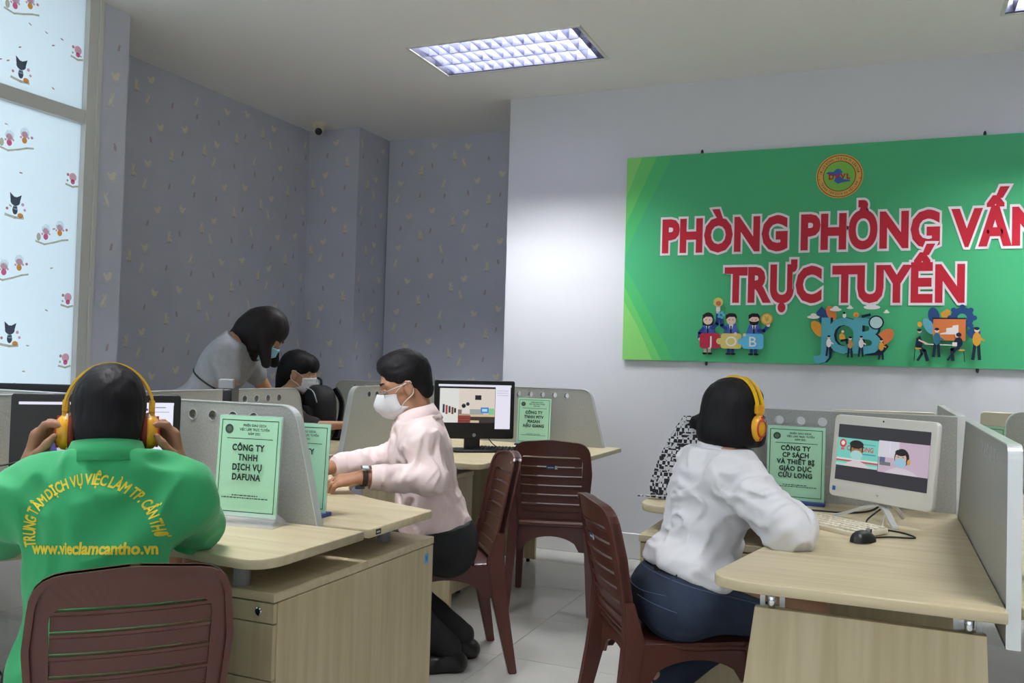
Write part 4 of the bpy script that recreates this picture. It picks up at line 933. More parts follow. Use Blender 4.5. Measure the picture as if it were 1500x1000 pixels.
e = cr.color_ramp.elements.new(.62); e.color = (.02, .02, .03, 1)
gt = nt.nodes.new('ShaderNodeMath'); gt.operation = 'GREATER_THAN'; gt.inputs[1].default_value = .55
nt.links.new(tc.outputs['Object'], mp.inputs[0]); nt.links.new(mp.outputs[0], ch.inputs[0]); nt.links.new(tc.outputs['Object'], wv.inputs[0]); nt.links.new(tc.outputs['Object'], vo.inputs['Vector']); nt.links.new(vo.outputs['Distance'], cr.inputs[0])
nt.links.new(wv.outputs['Fac'], gt.inputs[0]); nt.links.new(gt.outputs[0], mx.inputs['Factor']); nt.links.new(ch.outputs[0], mx.inputs['A']); nt.links.new(cr.outputs[0], mx.inputs['B']); nt.links.new(mx.outputs['Result'], b.inputs['Base Color'])
t = empty('patterned_bag', (-.66, 3.40, ZT), .12, 'black and white patterned cloth bag leaning behind the woman in the white blouse', 'bag')
v, f = [], []
prof = [(-.160, .0), (-.165, .05), (-.150, .10), (-.128, .16), (-.100, .22), (-.066, .28), (-.040, .318)]
for (xl, z) in prof:
    th = .055*(1-z/.40)
    for k in range(12):
        u = k/11; x = xl+(.26-xl*.2-xl)*u*(1-.35*z/.32); v.append((x, -th*math.sin(math.pi*u)**.5-.004, z))
    for k in range(12):
        u = 1-k/11; x = xl+(.26-xl*.2-xl)*u*(1-.35*z/.32); v.append((x, th*math.sin(math.pi*u)**.5+.004, z))
for i in range(len(prof)-1):
    for k in range(24): f.append((24*i+k, 24*i+(k+1) % 24, 24*i+24+(k+1) % 24, 24*i+24+k))
f += [tuple(range(23, -1, -1)), tuple(24*(len(prof)-1)+k for k in range(24))]
obj('bag_body', meshpy(v, f), M_BAG, t)
def strip(pts, w, th, up=(0, 0, 1)):
    pts = [Vector(p) for p in pts]; v, f = [], []
    for i, p in enumerate(pts):
        d = (pts[min(i+1, len(pts)-1)]-pts[max(i-1, 0)]).normalized(); s = d.cross(Vector(up)).normalized(); n = s.cross(d)
        for a, c in ((-1, -1), (1, -1), (1, 1), (-1, 1)): v.append(p+s*a*w/2+n*c*th/2)
    for i in range(len(pts)-1):
        for k in range(4): f.append((4*i+k, 4*i+(k+1) % 4, 4*i+4+(k+1) % 4, 4*i+4+k))
    f += [(3, 2, 1, 0), tuple(4*(len(pts)-1)+k for k in range(4))]
    return meshpy(v, f)
obj('strap', strip(crom([(-.20, -.03, .006), (-.15, -.06, .012), (-.08, -.05, .016), (.0, -.06, .010), (.1, -.07, .006)], 5), .026, .004), M_BAG, t)
obj('fur_collar', lathe([(.001, -.035), (.03, -.02), (.04, 0), (.03, .02), (.001, .035)], 16), mat('black_fur', '#141315', .95, bump=((260, 260, 260), .8, .01)), t, (.02, -.02, .295), smooth=True)

# black backpack on the girl's desk
t = empty('backpack', (-3.10, 4.42, ZT), -.5, 'black backpack standing on the desk beside the seated girl', 'backpack')
M_BP = mat('black_nylon', '#111114', .75, bump=((30, 30, 30), .35, .01))
def softbox(w, d, h, e=3.2, n=22, m=12):
    v, f = [], []
    for i in range(m+1):
        ph = -math.pi/2+math.pi*i/m
        for k in range(n):
            th = 2*math.pi*k/n
            c = lambda a: math.copysign(abs(math.cos(a))**(2/e), math.cos(a)); s = lambda a: math.copysign(abs(math.sin(a))**(2/e), math.sin(a))
            v.append((w/2*c(ph)*c(th), d/2*c(ph)*s(th), h/2+h/2*s(ph)))
    for i in range(m):
        for k in range(n): f.append((i*n+k, i*n+(k+1) % n, (i+1)*n+(k+1) % n, (i+1)*n+k))
    return meshpy(v, f)
obj('main_compartment', softbox(.30, .17, .34), M_BP, t, smooth=True)
obj('front_pocket', softbox(.24, .07, .20), M_BP, t, (0, -.085, .02), smooth=True)
obj('carry_handle', tube(crom([(-.045, 0, .325), (-.042, 0, .365), (0, 0, .378), (.042, 0, .365), (.045, 0, .325)], 5), .008, 8), M_BP, t, smooth=True)
obj('zip', tube(crom([(-.13, -.066, .24), (-.09, -.072, .30), (0, -.072, .318), (.09, -.072, .30), (.13, -.066, .24)], 5), .004, 6), M_GREYMETAL, t, smooth=True)
for s in (-1, 1): obj('shoulder_strap', strip(crom([(s*.07, .075, .32), (s*.09, .115, .24), (s*.10, .10, .12), (s*.11, .075, .03)], 5), .05, .010, (0, 1, 0)), M_BP, t)
# ------------------------------------------------------------------ people: smooth bodies grown from distance fields
_G = np.random.RandomState(11).rand(32, 32, 32).astype(np.float32)*2-1
def vnoise(P):
    i = np.floor(P).astype(int); f = (P-i).astype(np.float32); f = f*f*(3-2*f); i &= 31; j = (i+1) & 31
    x0, y0, z0, x1, y1, z1 = i[:, 0], i[:, 1], i[:, 2], j[:, 0], j[:, 1], j[:, 2]; fx, fy, fz = f[:, 0], f[:, 1], f[:, 2]
    a = _G[x0, y0, z0]*(1-fx)+_G[x1, y0, z0]*fx; b = _G[x0, y1, z0]*(1-fx)+_G[x1, y1, z0]*fx
    c = _G[x0, y0, z1]*(1-fx)+_G[x1, y0, z1]*fx; d = _G[x0, y1, z1]*(1-fx)+_G[x1, y1, z1]*fx
    return (a*(1-fy)+b*fy)*(1-fz)+(c*(1-fy)+d*fy)*fz
A = lambda v: np.array(v, dtype=np.float32)
def nrm(v): v = A(v); return v/np.linalg.norm(v)
class Field:
    def __init__(s, k=.025): s.pr = []; s.k = k; s.cuts = []; s.disp = None
    def cap(s, a, b, ra, rb=None, k=None): s.pr.append(('c', A(a), A(b), float(ra), float(rb if rb is not None else ra), k if k is not None else s.k)); return s
    def ell(s, c, r, axes=None, k=None):
        ax = np.eye(3, dtype=np.float32) if axes is None else np.array(axes, dtype=np.float32); s.pr.append(('e', A(c), A(r), ax, None, k if k is not None else s.k)); return s
    def sub(s, c, r, axes=None, k=.02):
        ax = np.eye(3, dtype=np.float32) if axes is None else np.array(axes, dtype=np.float32); s.pr.append(('s', A(c), A(r), ax, None, k)); return s
    def cut(s, p, n, k=.0): s.cuts.append((A(p), nrm(n), k)); return s   # keep the side n does not point to
    def _ell(s, P, q):
        L = (P-q[1]) @ q[3].T; r = q[2]; k0 = np.linalg.norm(L/r, axis=1); k1 = np.linalg.norm(L/(r*r), axis=1)
        return k0*(k0-1)/np.maximum(k1, 1e-6)
    def __call__(s, P):
        d = None
        for q in s.pr:
            if q[0] == 'c':
                ba = q[2]-q[1]; pa = P-q[1]; h = np.clip(pa @ ba/max(float(ba @ ba), 1e-9), 0, 1); e = np.linalg.norm(pa-h[:, None]*ba, axis=1)-(q[3]+(q[4]-q[3])*h)
            else: e = s._ell(P, q)
            if d is None: d = e; continue
            k = q[5]
            if q[0] == 's': h = np.clip(.5-.5*(d+e)/k, 0, 1); d = d*(1-h)-e*h+k*h*(1-h)
            else: h = np.clip(.5+.5*(d-e)/k, 0, 1); d = d*(1-h)+e*h-k*h*(1-h)
        if s.disp is not None: d = d+s.disp(P)
        for p, n, k in s.cuts:
            e = (P-p) @ n
            if k > 0: h = np.clip(.5-.5*(d-e)/k, 0, 1); d = d*(1-h)+e*h+k*h*(1-h)
            else: d = np.maximum(d, e)
        return d
    def bounds(s):
        lo = np.full(3, 1e9); hi = -lo
        for q in s.pr:
            if q[0] == 's': continue
            if q[0] == 'c': pts = [q[1]-q[3], q[1]+q[3], q[2]-q[4], q[2]+q[4]]
            else: m = float(q[2].max()); pts = [q[1]-m, q[1]+m]
            for p in pts: lo = np.minimum(lo, p); hi = np.maximum(hi, p)
        return lo, hi
def grow(field, h):
    """mesh of the zero level by surface nets, sampled only close to the surface"""
    lo, hi = field.bounds(); pad = .03; lo = lo-pad; hi = hi+pad
    B = 4; n = np.ceil((hi-lo)/h/B).astype(int); N = n*B+1
    cc = [lo[i]+(np.arange(n[i])+.5)*B*h for i in range(3)]
    C = np.stack(np.meshgrid(*cc, indexing='ij'), -1).reshape(-1, 3).astype(np.float32)
    d = field(C).reshape(n); near = np.abs(d) < B*h*.87*1.35+.012
    V = np.where(np.kron(d, np.ones((B, B, B), np.float32)) > 0, .1, -.1).astype(np.float32)
    V = np.pad(V, ((0, 1),)*3, mode='edge')
    m = np.kron(near, np.ones((B, B, B), bool)).astype(bool); M = np.zeros(N, bool)
    M[:-1, :-1, :-1] |= m; M[1:, :-1, :-1] |= m; M[:-1, 1:, :-1] |= m; M[:-1, :-1, 1:] |= m; M[1:, 1:, :-1] |= m; M[1:, :-1, 1:] |= m; M[:-1, 1:, 1:] |= m; M[1:, 1:, 1:] |= m
    idx = np.argwhere(M); P = (lo+idx*h).astype(np.float32)
    out = np.empty(len(P), np.float32)
    for a in range(0, len(P), 200000): out[a:a+200000] = field(P[a:a+200000])
    V[M] = out
    S = V < 0; c = S[:-1, :-1, :-1].astype(np.int8); cnt = np.zeros_like(c)
    offs = [(i, j, k) for i in (0, 1) for j in (0, 1) for k in (0, 1)]
    sl = lambda o: tuple(slice(q, (q-1) or None) for q in o)
    for o in offs: cnt += S[sl(o)]
    act = (cnt > 0) & (cnt < 8); ai = np.argwhere(act)
    vid = np.full(act.shape, -1, np.int32); vid[act] = np.arange(len(ai))
    acc = np.zeros((len(ai), 3), np.float32); num = np.zeros(len(ai), np.float32)
    cv = {o: V[ai[:, 0]+o[0], ai[:, 1]+o[1], ai[:, 2]+o[2]] for o in offs}
    for o in offs:
        for ax in range(3):
            if o[ax]: continue
            q = list(o); q[ax] = 1; q = tuple(q); a, b = cv[o], cv[q]; x = (a < 0) != (b < 0)
            t = np.where(x, a/np.where(x, a-b, 1), 0); p = np.tile(A(o), (len(ai), 1)); p[:, ax] += t
            acc[x] += p[x]; num[x] += 1
    verts = lo+(ai+acc/num[:, None])*h
    faces = []
    for ax in range(3):
        u, w = (ax+1) % 3, (ax+2) % 3
        s0 = [slice(1, -1)]*3; s0[ax] = slice(0, -1); s1 = list(s0); s1[ax] = slice(1, None)
        a, b = S[tuple(s0)], S[tuple(s1)]; e = np.argwhere(a != b); off = A([1, 1, 1]).astype(int); off[ax] = 0; e = e+off
        flip = S[e[:, 0], e[:, 1], e[:, 2]]
        eu, ew = np.zeros(3, int), np.zeros(3, int); eu[u] = 1; ew[w] = 1
        g = lambda x: vid[x[:, 0], x[:, 1], x[:, 2]]
        q = np.stack([g(e-eu-ew), g(e-ew), g(e), g(e-eu)], 1)
        q[~flip] = q[~flip][:, ::-1]; faces.append(q)
    F = np.concatenate(faces); F = F[(F >= 0).all(1)]
    me = bpy.data.meshes.new('body'); me.vertices.add(len(verts)); me.vertices.foreach_set('co', verts.astype(np.float32).ravel())
    me.loops.add(len(F)*4); me.loops.foreach_set('vertex_index', F.ravel().astype(np.int32)); me.polygons.add(len(F)); me.polygons.foreach_set('loop_start', np.arange(0, len(F)*4, 4, dtype=np.int32))
    me.polygons.foreach_set('use_smooth', np.ones(len(F), bool)); me.update(calc_edges=True); me.validate(); return me
SKIN = mat('skin_tan', '#b98a6b', .55, noise=((9, 9, 9), '#ad7d60', .3, .7), spec=.4, bump=((220, 220, 220), .06, .002))
SKIN2 = mat('skin_light', '#c79c80', .55, noise=((9, 9, 9), '#bd9074', .3, .7), spec=.4)
SKIN3 = mat('skin_brown', '#a0765a', .55, noise=((9, 9, 9), '#94694e', .3, .7), spec=.4, bump=((220, 220, 220), .06, .002))
HAIR = mat('black_hair', '#0f0d10', .60, bump=((90, 90, 16), .5, .004), spec=.25)
HAIR2 = mat('dark_brown_hair', '#171112', .60, bump=((90, 90, 16), .5, .004), spec=.25)
class Body:
    """seated or standing figure: P hip centre, d facing, lean forward, T torso length"""
    def __init__(s, P, d, lean, T=.48, female=False, S=1.0, side=0.0, drop=.068):
        s.P = A(P); s.d = nrm((d[0], d[1], 0)); s.l = A((-s.d[1], s.d[0], 0)); z = A((0, 0, 1))
        s.t = nrm(math.cos(lean)*z+math.sin(lean)*s.d+side*s.l); s.f = nrm(s.d-s.t*float(s.d @ s.t)); s.T = T; s.S = S; s.fem = female
        s.NB = s.P+s.t*T; sw = (.158 if female else .182)*S
        s.shL = s.NB-s.t*drop+s.l*sw+s.f*.01; s.shR = s.NB-s.t*drop-s.l*sw+s.f*.01
        s.hipL = s.P+s.l*.088*S; s.hipR = s.P-s.l*.088*S; s.ax = np.stack([s.f, s.l, s.t])
    def loc(s, f, l, t): return s.P+s.f*f+s.l*l+s.t*t
    def torso(s, F, g=0.0, belly=0.0, k=.05):
        w = .93 if s.fem else 1.0; S = s.S
        F.ell(s.loc(.0, 0, .02), A((.115+g, .165+g, .125+g))*S, s.ax, k)
        F.ell(s.loc(.012+belly*.4, 0, s.T*.36), A((.098+g+belly, .138*w+g, .15+g))*S, s.ax, k)
        F.ell(s.loc(.012, 0, s.T*.70), A((.108+g+(.012 if s.fem else 0), .155*w+g, .155+g))*S, s.ax, k)
        F.cap(s.shL-s.l*.035-s.t*.012, s.shR+s.l*.035-s.t*.012, (.058+g)*S, k=k); F.cap(s.NB-s.t*.02, s.NB-s.t*.07, (.072+g)*S, k=k)
        for sg in (1, -1): F.cap(s.NB-s.t*.0+s.l*sg*.035, (s.shL if sg > 0 else s.shR)+s.t*.015, (.044+g)*S, (.046+g)*S, k=k)
        return F
    def arm(s, F, sh, el, wr, g=0.0, upto=1.0, r=(.049, .041, .038, .027), k=.03):
        F.cap(sh, el, (r[0]+g)*s.S, (r[1]+g)*s.S, k)
        if upto > 0: F.cap(el, A(el)+(A(wr)-A(el))*upto, (r[2]+g)*s.S, (r[2]+(r[3]-r[2])*upto+g)*s.S, k)
        return F
    def leg(s, F, hip, kn, an, g=0.0, k=.04, r=(.083, .060, .054, .040)):
        F.cap(hip, kn, (r[0]+g)*s.S, (r[1]+g)*s.S, k); F.cap(kn, an, (r[2]+g)*s.S, (r[3]+g)*s.S, k); return F
class Head:
    def __init__(s, c, fwd, up, S=1.0):
        s.c = A(c); s.f = nrm(fwd); u = A(up); s.u = nrm(u-s.f*float(u @ s.f)); s.l = np.cross(s.u, s.f); s.S = S; s.ax = np.stack([s.f, s.l, s.u])
    def w(s, f, l, u): return s.c+(s.f*f+s.l*l+s.u*u)*s.S
    def e(s, F, c, r, k=.015): F.ell(s.w(*c), A(r)*s.S, s.ax, k)
    def build(s, F, ears=True):
        S = s.S
        s.e(F, (-.012, 0, .035), (.097, .076, .092), .02); s.e(F, (.028, 0, -.028), (.068, .062, .088), .03); s.e(F, (.028, 0, -.075), (.058, .051, .044), .02); s.e(F, (.070, 0, -.096), (.022, .022, .020), .02)
        for q in (1, -1):
            s.e(F, (.050, q*.032, -.033), (.028, .022, .028), .02); F.cap(s.w(.084, q*.012, .027), s.w(.070, q*.046, .026), .011*S, .010*S, .012)
            if ears:
                s.e(F, (-.004, q*.078, -.010), (.019, .008, .031), .008); F.cap(s.w(-.012, q*.085, .012), s.w(-.018, q*.087, -.012), .005*S, .005*S, .004); F.cap(s.w(.0, q*.084, .020), s.w(-.012, q*.087, .014), .005*S, .005*S, .004); F.cap(s.w(-.018, q*.087, -.012), s.w(-.004, q*.078, -.036), .005*S, .006*S, .004)
        F.cap(s.w(.092, 0, .012), s.w(.110, 0, -.028), .0075*S, .0115*S, .012); F.cap(s.w(.098, .012, -.034), s.w(.098, -.012, -.034), .008*S, .008*S, .008)
        F.cap(s.w(.092, .016, -.062), s.w(.092, -.016, -.062), .008*S, .008*S, .008); F.cap(s.w(.089, .013, -.072), s.w(.089, -.013, -.072), .008*S, .008*S, .008)
        return F
    def neck(s, F, nb, r=.054, k=.03): F.cap(s.w(-.022, 0, -.05), A(nb), r*s.S, (r+.008)*s.S, k); return F
    def M(s):
        return Matrix(((s.f[0]*s.S, s.l[0]*s.S, s.u[0]*s.S, s.c[0]), (s.f[1]*s.S, s.l[1]*s.S, s.u[1]*s.S, s.c[1]), (s.f[2]*s.S, s.l[2]*s.S, s.u[2]*s.S, s.c[2]), (0, 0, 0, 1)))
    def eyes(s, parent, closed=.45):
        W, I, B = mat('eye_white', '#dcd8d2', .3), mat('iris', '#1e1410', .25), HAIR
        for q in (1, -1):
            me = lathe([(.0005, -.0125), (.007, -.0105), (.0115, -.005), (.0125, 0), (.0115, .005), (.007, .0105), (.0005, .0125)], 14); e = obj('eye', xform(me, s.M() @ Matrix.Translation((.0785, q*.031, .004))), W, parent, smooth=True)
            obj('iris', xform(lathe([(.0055, 0), (.004, .0012), (.0005, .0016)], 12), s.M() @ Matrix.Translation((.0905, q*.031, .001)) @ Matrix.Rotation(math.pi/2, 4, 'Y')), I, e)
            pts = [s.w(.0925-.015*u*u, q*(.014+.036*u), .032+.007*math.sin(u*2.2)) for u in [k/6 for k in range(7)]]
            obj('eyebrow', tube(pts, [.0015*s.S, .0035*s.S, .004*s.S, .004*s.S, .0035*s.S, .0025*s.S, .001*s.S], 6), B, parent, smooth=True)
            pts = [s.w(.0885-.010*abs(u)**2, q*(.031+.014*u), .011-.005*u*u) for u in [-1+k/3 for k in range(7)]]
            obj('eyelid', tube(pts, .0042*s.S, 6), parent.data.materials[0], parent, smooth=True)
def hand(F, W, f, n, thumb_side, curl=(.5, .6, .4), spread=.06, S=1.0, thumb=(.45, .35), fingers=None, k=.007):
    """W wrist, f finger direction, n back-of-hand normal, thumb_side +1/-1 along a = n x f"""
    W = A(W); f = nrm(f); n = A(n); n = nrm(n-f*float(n @ f)); a = np.cross(n, f)*thumb_side
    kn = []
    for i, (off, L) in enumerate(((.030, .086), (.010, .090), (-.011, .086), (-.030, .078))):
        K = W+(f*L+a*off-n*.004*abs(i-1.2))*S; kn.append(K); F.cap(W+a*off*.45*S+f*.006, K, .0155*S, .0125*S, k=.012)
    F.cap(W+f*.03*S+a*.022*S-n*.006*S, W+f*.055*S-a*.018*S-n*.006*S, .017*S, .015*S, k=.014)
    for i, L in enumerate((.068, .076, .070, .055)):
        cu = curl[i] if isinstance(curl[0], (list, tuple)) else curl
        p = kn[i]; ang = 0.0; side = a*(1.2-i)*spread
        for j, (fr, r0, r1) in enumerate(((.44, .0092, .0082), (.31, .0082, .0075), (.25, .0075, .0062))):
            ang += cu[j]; q = p+nrm(f*math.cos(ang)-n*math.sin(ang)+side*(.5 if j else 1))*L*fr*S; F.cap(p, q, r0*S, r1*S, k=k); p = q
    b = W+(f*.022+a*.026-n*.006)*S
    t1 = nrm(f*math.cos(thumb[0])+a*math.sin(thumb[0])*.9-n*thumb[1]); m = b+t1*.040*S; F.cap(b-t1*.01, m, .0145*S, .0108*S, k=.012)
    t2 = nrm(t1+f*.45-a*.35-n*.15); e = m+t2*.030*S; F.cap(m, e, .0105*S, .0092*S, k=.006); F.cap(e, e+nrm(t2+f*.2-a*.2)*.022*S, .0092*S, .0072*S, k=.006)
    return F
def folds(scale, amp, stretch=(1, 1, 1), ax=None, seed=0.0):
    st = A(stretch)
    def fn(P):
        Q = P if ax is None else P @ np.array(ax).T
        q = Q*st*scale+seed; w = vnoise(q*.6+7.3); q2 = q+w[:, None]*.9
        a = vnoise(q2); b = vnoise(q2*2.1+3.7)
        return amp*(np.abs(a)*1.6-.6+.35*b)
    return fn
def headphones(name, label, H, cord=None):
    t = empty(name, tuple(H.c), 0, label, 'headphones', 'yellow headphones'); Mi = Matrix.Translation(tuple(-H.c)) @ H.M()
    Y, Y2, RD, CH = mat('yellow_plastic', '#e6b414', .32), mat('deep_yellow_plastic', '#e0a21c', .35), mat('red_plastic', '#b8301f', .4), M_CHROME
    for df in (-.013, .013):
        pts = [(df+.002, .099*math.cos(a), .018+.122*math.sin(a)) for a in [math.radians(8+164*k/28) for k in range(29)]]
        v, f = [], []
        for p in pts:
            for a_, b_ in ((-1, -1), (1, -1), (1, 1), (-1, 1)):
                rr = 1+b_*.026; v.append((p[0]+a_*.0068, p[1]*rr, .018+(p[2]-.018)*rr))
        for i in range(28):
            for k in range(4): f.append((4*i+k, 4*i+(k+1) % 4, 4*i+4+(k+1) % 4, 4*i+4+k))
        f += [(3, 2, 1, 0), (112, 113, 114, 115)]
        obj('headband', xform(meshpy(v, f), Mi), Y, t)
    for q in (1, -1):
        b = obj('slider', xform(boxes([(-.016, .020, q*.094-.007, q*.094+.007, .022, .052), (-.010, .014, q*.095-.006, q*.095+.006, .004, .026)], .003), Mi), Y2, t)
        obj('slider_pin', xform(box(-.003, .007, q*.097-.003, q*.097+.003, -.005, .012), Mi), CH, b)
        R = Matrix.Translation((.002, q*.082, -.022)) @ Matrix.Rotation(-q*math.pi/2, 4, 'X') @ Matrix.Diagonal((.86, 1.1, 1, 1))
        c = obj('ear_cup', xform(lathe([(.036, 0), (.039, .008), (.037, .018), (.028, .027), (.012, .031), (.0005, .032)], 28), Mi @ R), Y2, t, smooth=True)
        obj('ear_cushion', xform(lathe([(.030, -.012), (.038, -.010), (.040, -.003), (.038, .003)], 28), Mi @ R), mat('red_brown_cushion', '#7a2a1c', .7), c, smooth=True)
        obj('red_ring', xform(lathe([(.0215, .0305), (.0235, .0318), (.0265, .0295), (.0275, .0262), (.0215, .0290)], 28, False), Mi @ R), RD, c)
        obj('red_mark', xform(boxes([(-.0035, .0035, .020, .034, .0225, .0290), (-.0035, .0035, -.034, -.022, .0225, .0290)], .001), Mi @ R), RD, c)
    return t
def mask_mesh(H, kind='surgical'):
    """face mask as a shell around the lower face, in head space"""
    v, f = [], []; nu, nv = 17, 13
    for j in range(nv):
        w = j/(nv-1); z = .004-.118*w
        for i in range(nu):
            u = -1+2*i/(nu-1); a = u*1.12
            rf = .108-.016*abs(w-.35); rl = .075
            x = rf*math.cos(a)*.98+.012*max(1-abs(u)*2.2, 0)*max(1-abs(w-.30)/.35, 0); y = rl*math.sin(a)*(1-.10*w)
            x += .008
            if kind == 'beak': x += .020*max(1-abs(u)*1.05, 0)*(1-abs(w-.50)/.5)**.8+.004; z2 = z+.010*abs(u)*(1 if w < .5 else -1)*0-.0
            if w > .8: x -= .030*(w-.8)/.2
            if abs(u) > .8: x -= .008
            zz = z*(1-.32*abs(u)**1.6)-.018*abs(u)**1.6*(1-w)
            if kind == 'surgical' and 0 < w < 1: x += .0018*math.sin(w*22)
            v.append((x, y, zz))
    for j in range(nv-1):
        for i in range(nu-1): k = j*nu+i; f.append((k, k+nu, k+nu+1, k+1))
    me = meshpy(v, f); bm = bmesh.new(); bm.from_mesh(me); bmesh.ops.solidify(bm, geom=list(bm.faces), thickness=-.0018); bmesh.ops.recalc_face_normals(bm, faces=bm.faces); bm.to_mesh(me); bm.free()
    return xform(smooth(me), H.M())
def mask(H, parent, kind, col, name='face_mask'):
    m = obj(name, mask_mesh(H, kind), col, parent)
    for q in (1, -1):
        for z0, z1 in ((-.010, .018), (-.075, -.034)):
            obj('ear_loop', tube(crom([H.w(.050, q*.064, z0), H.w(.028, q*.076, (z0+z1)/2), H.w(-.012, q*.088, z1), H.w(-.020, q*.088, z1*.4)], 5), .0018*H.S, 6), M_WHITEP, m, smooth=True)
    return m
def shoe(F, an, d, S=1.0, k=.02):
    an = A(an); d = nrm(d); g = A((an[0], an[1], .035))
    F.cap(an-A((0, 0, .02)), g-d*.035, .040*S, .036*S, k); F.cap(g-d*.045, g+d*.07, .036*S, .040*S, k); F.cap(g+d*.07, g+d*.155-A((0, 0, .006)), .040*S, .030*S, k)
    F.cut((an[0], an[1], .001), (0, 0, -1)); return F
def person(label, skin, F, h, group='people at the desks'):
    o = obj('person', grow(F, h), skin); return tag(o, label, 'person', group)
def collar_ring(c, ax_f, ax_l, ax_t, rin, rout, hgt, gap=0.0, points=0.0, n=40, th=.004, drop=.0):
    """folded shirt collar around the neck; gap = opening at the front (radians)"""
    v, f = [], []; c = A(c)
    for i in range(n+1):
        a = gap/2+(2*math.pi-gap)*i/n; ca, sa = math.cos(a), math.sin(a); fr = max(ca, 0)**2
        e = ax_f*ca*1.05+ax_l*sa
        end = min(i, n-i)/n; pt = points*max(1-end*7, 0)
        top = c+e*rin+ax_t*(hgt-.020*fr-drop*fr); mid = c+e*(rin+.010)+ax_t*(hgt*.98-.020*fr-drop*fr); bot = c+e*(rout+.004*abs(sa))+ax_t*(-.006-.045*fr-pt-drop*fr)+ax_f*pt*.35; inn = c+e*(rin-.003)+ax_t*(-.01-.03*fr)
        for p in (inn, top, mid, bot, bot-e*th): v.append(p)
    for i in range(n):
        for k in range(4): f.append((5*i+k, 5*i+5+k, 5*i+6+k, 5*i+1+k))
    return smooth(meshpy(v, f))
Z3 = A((0, 0, 1))
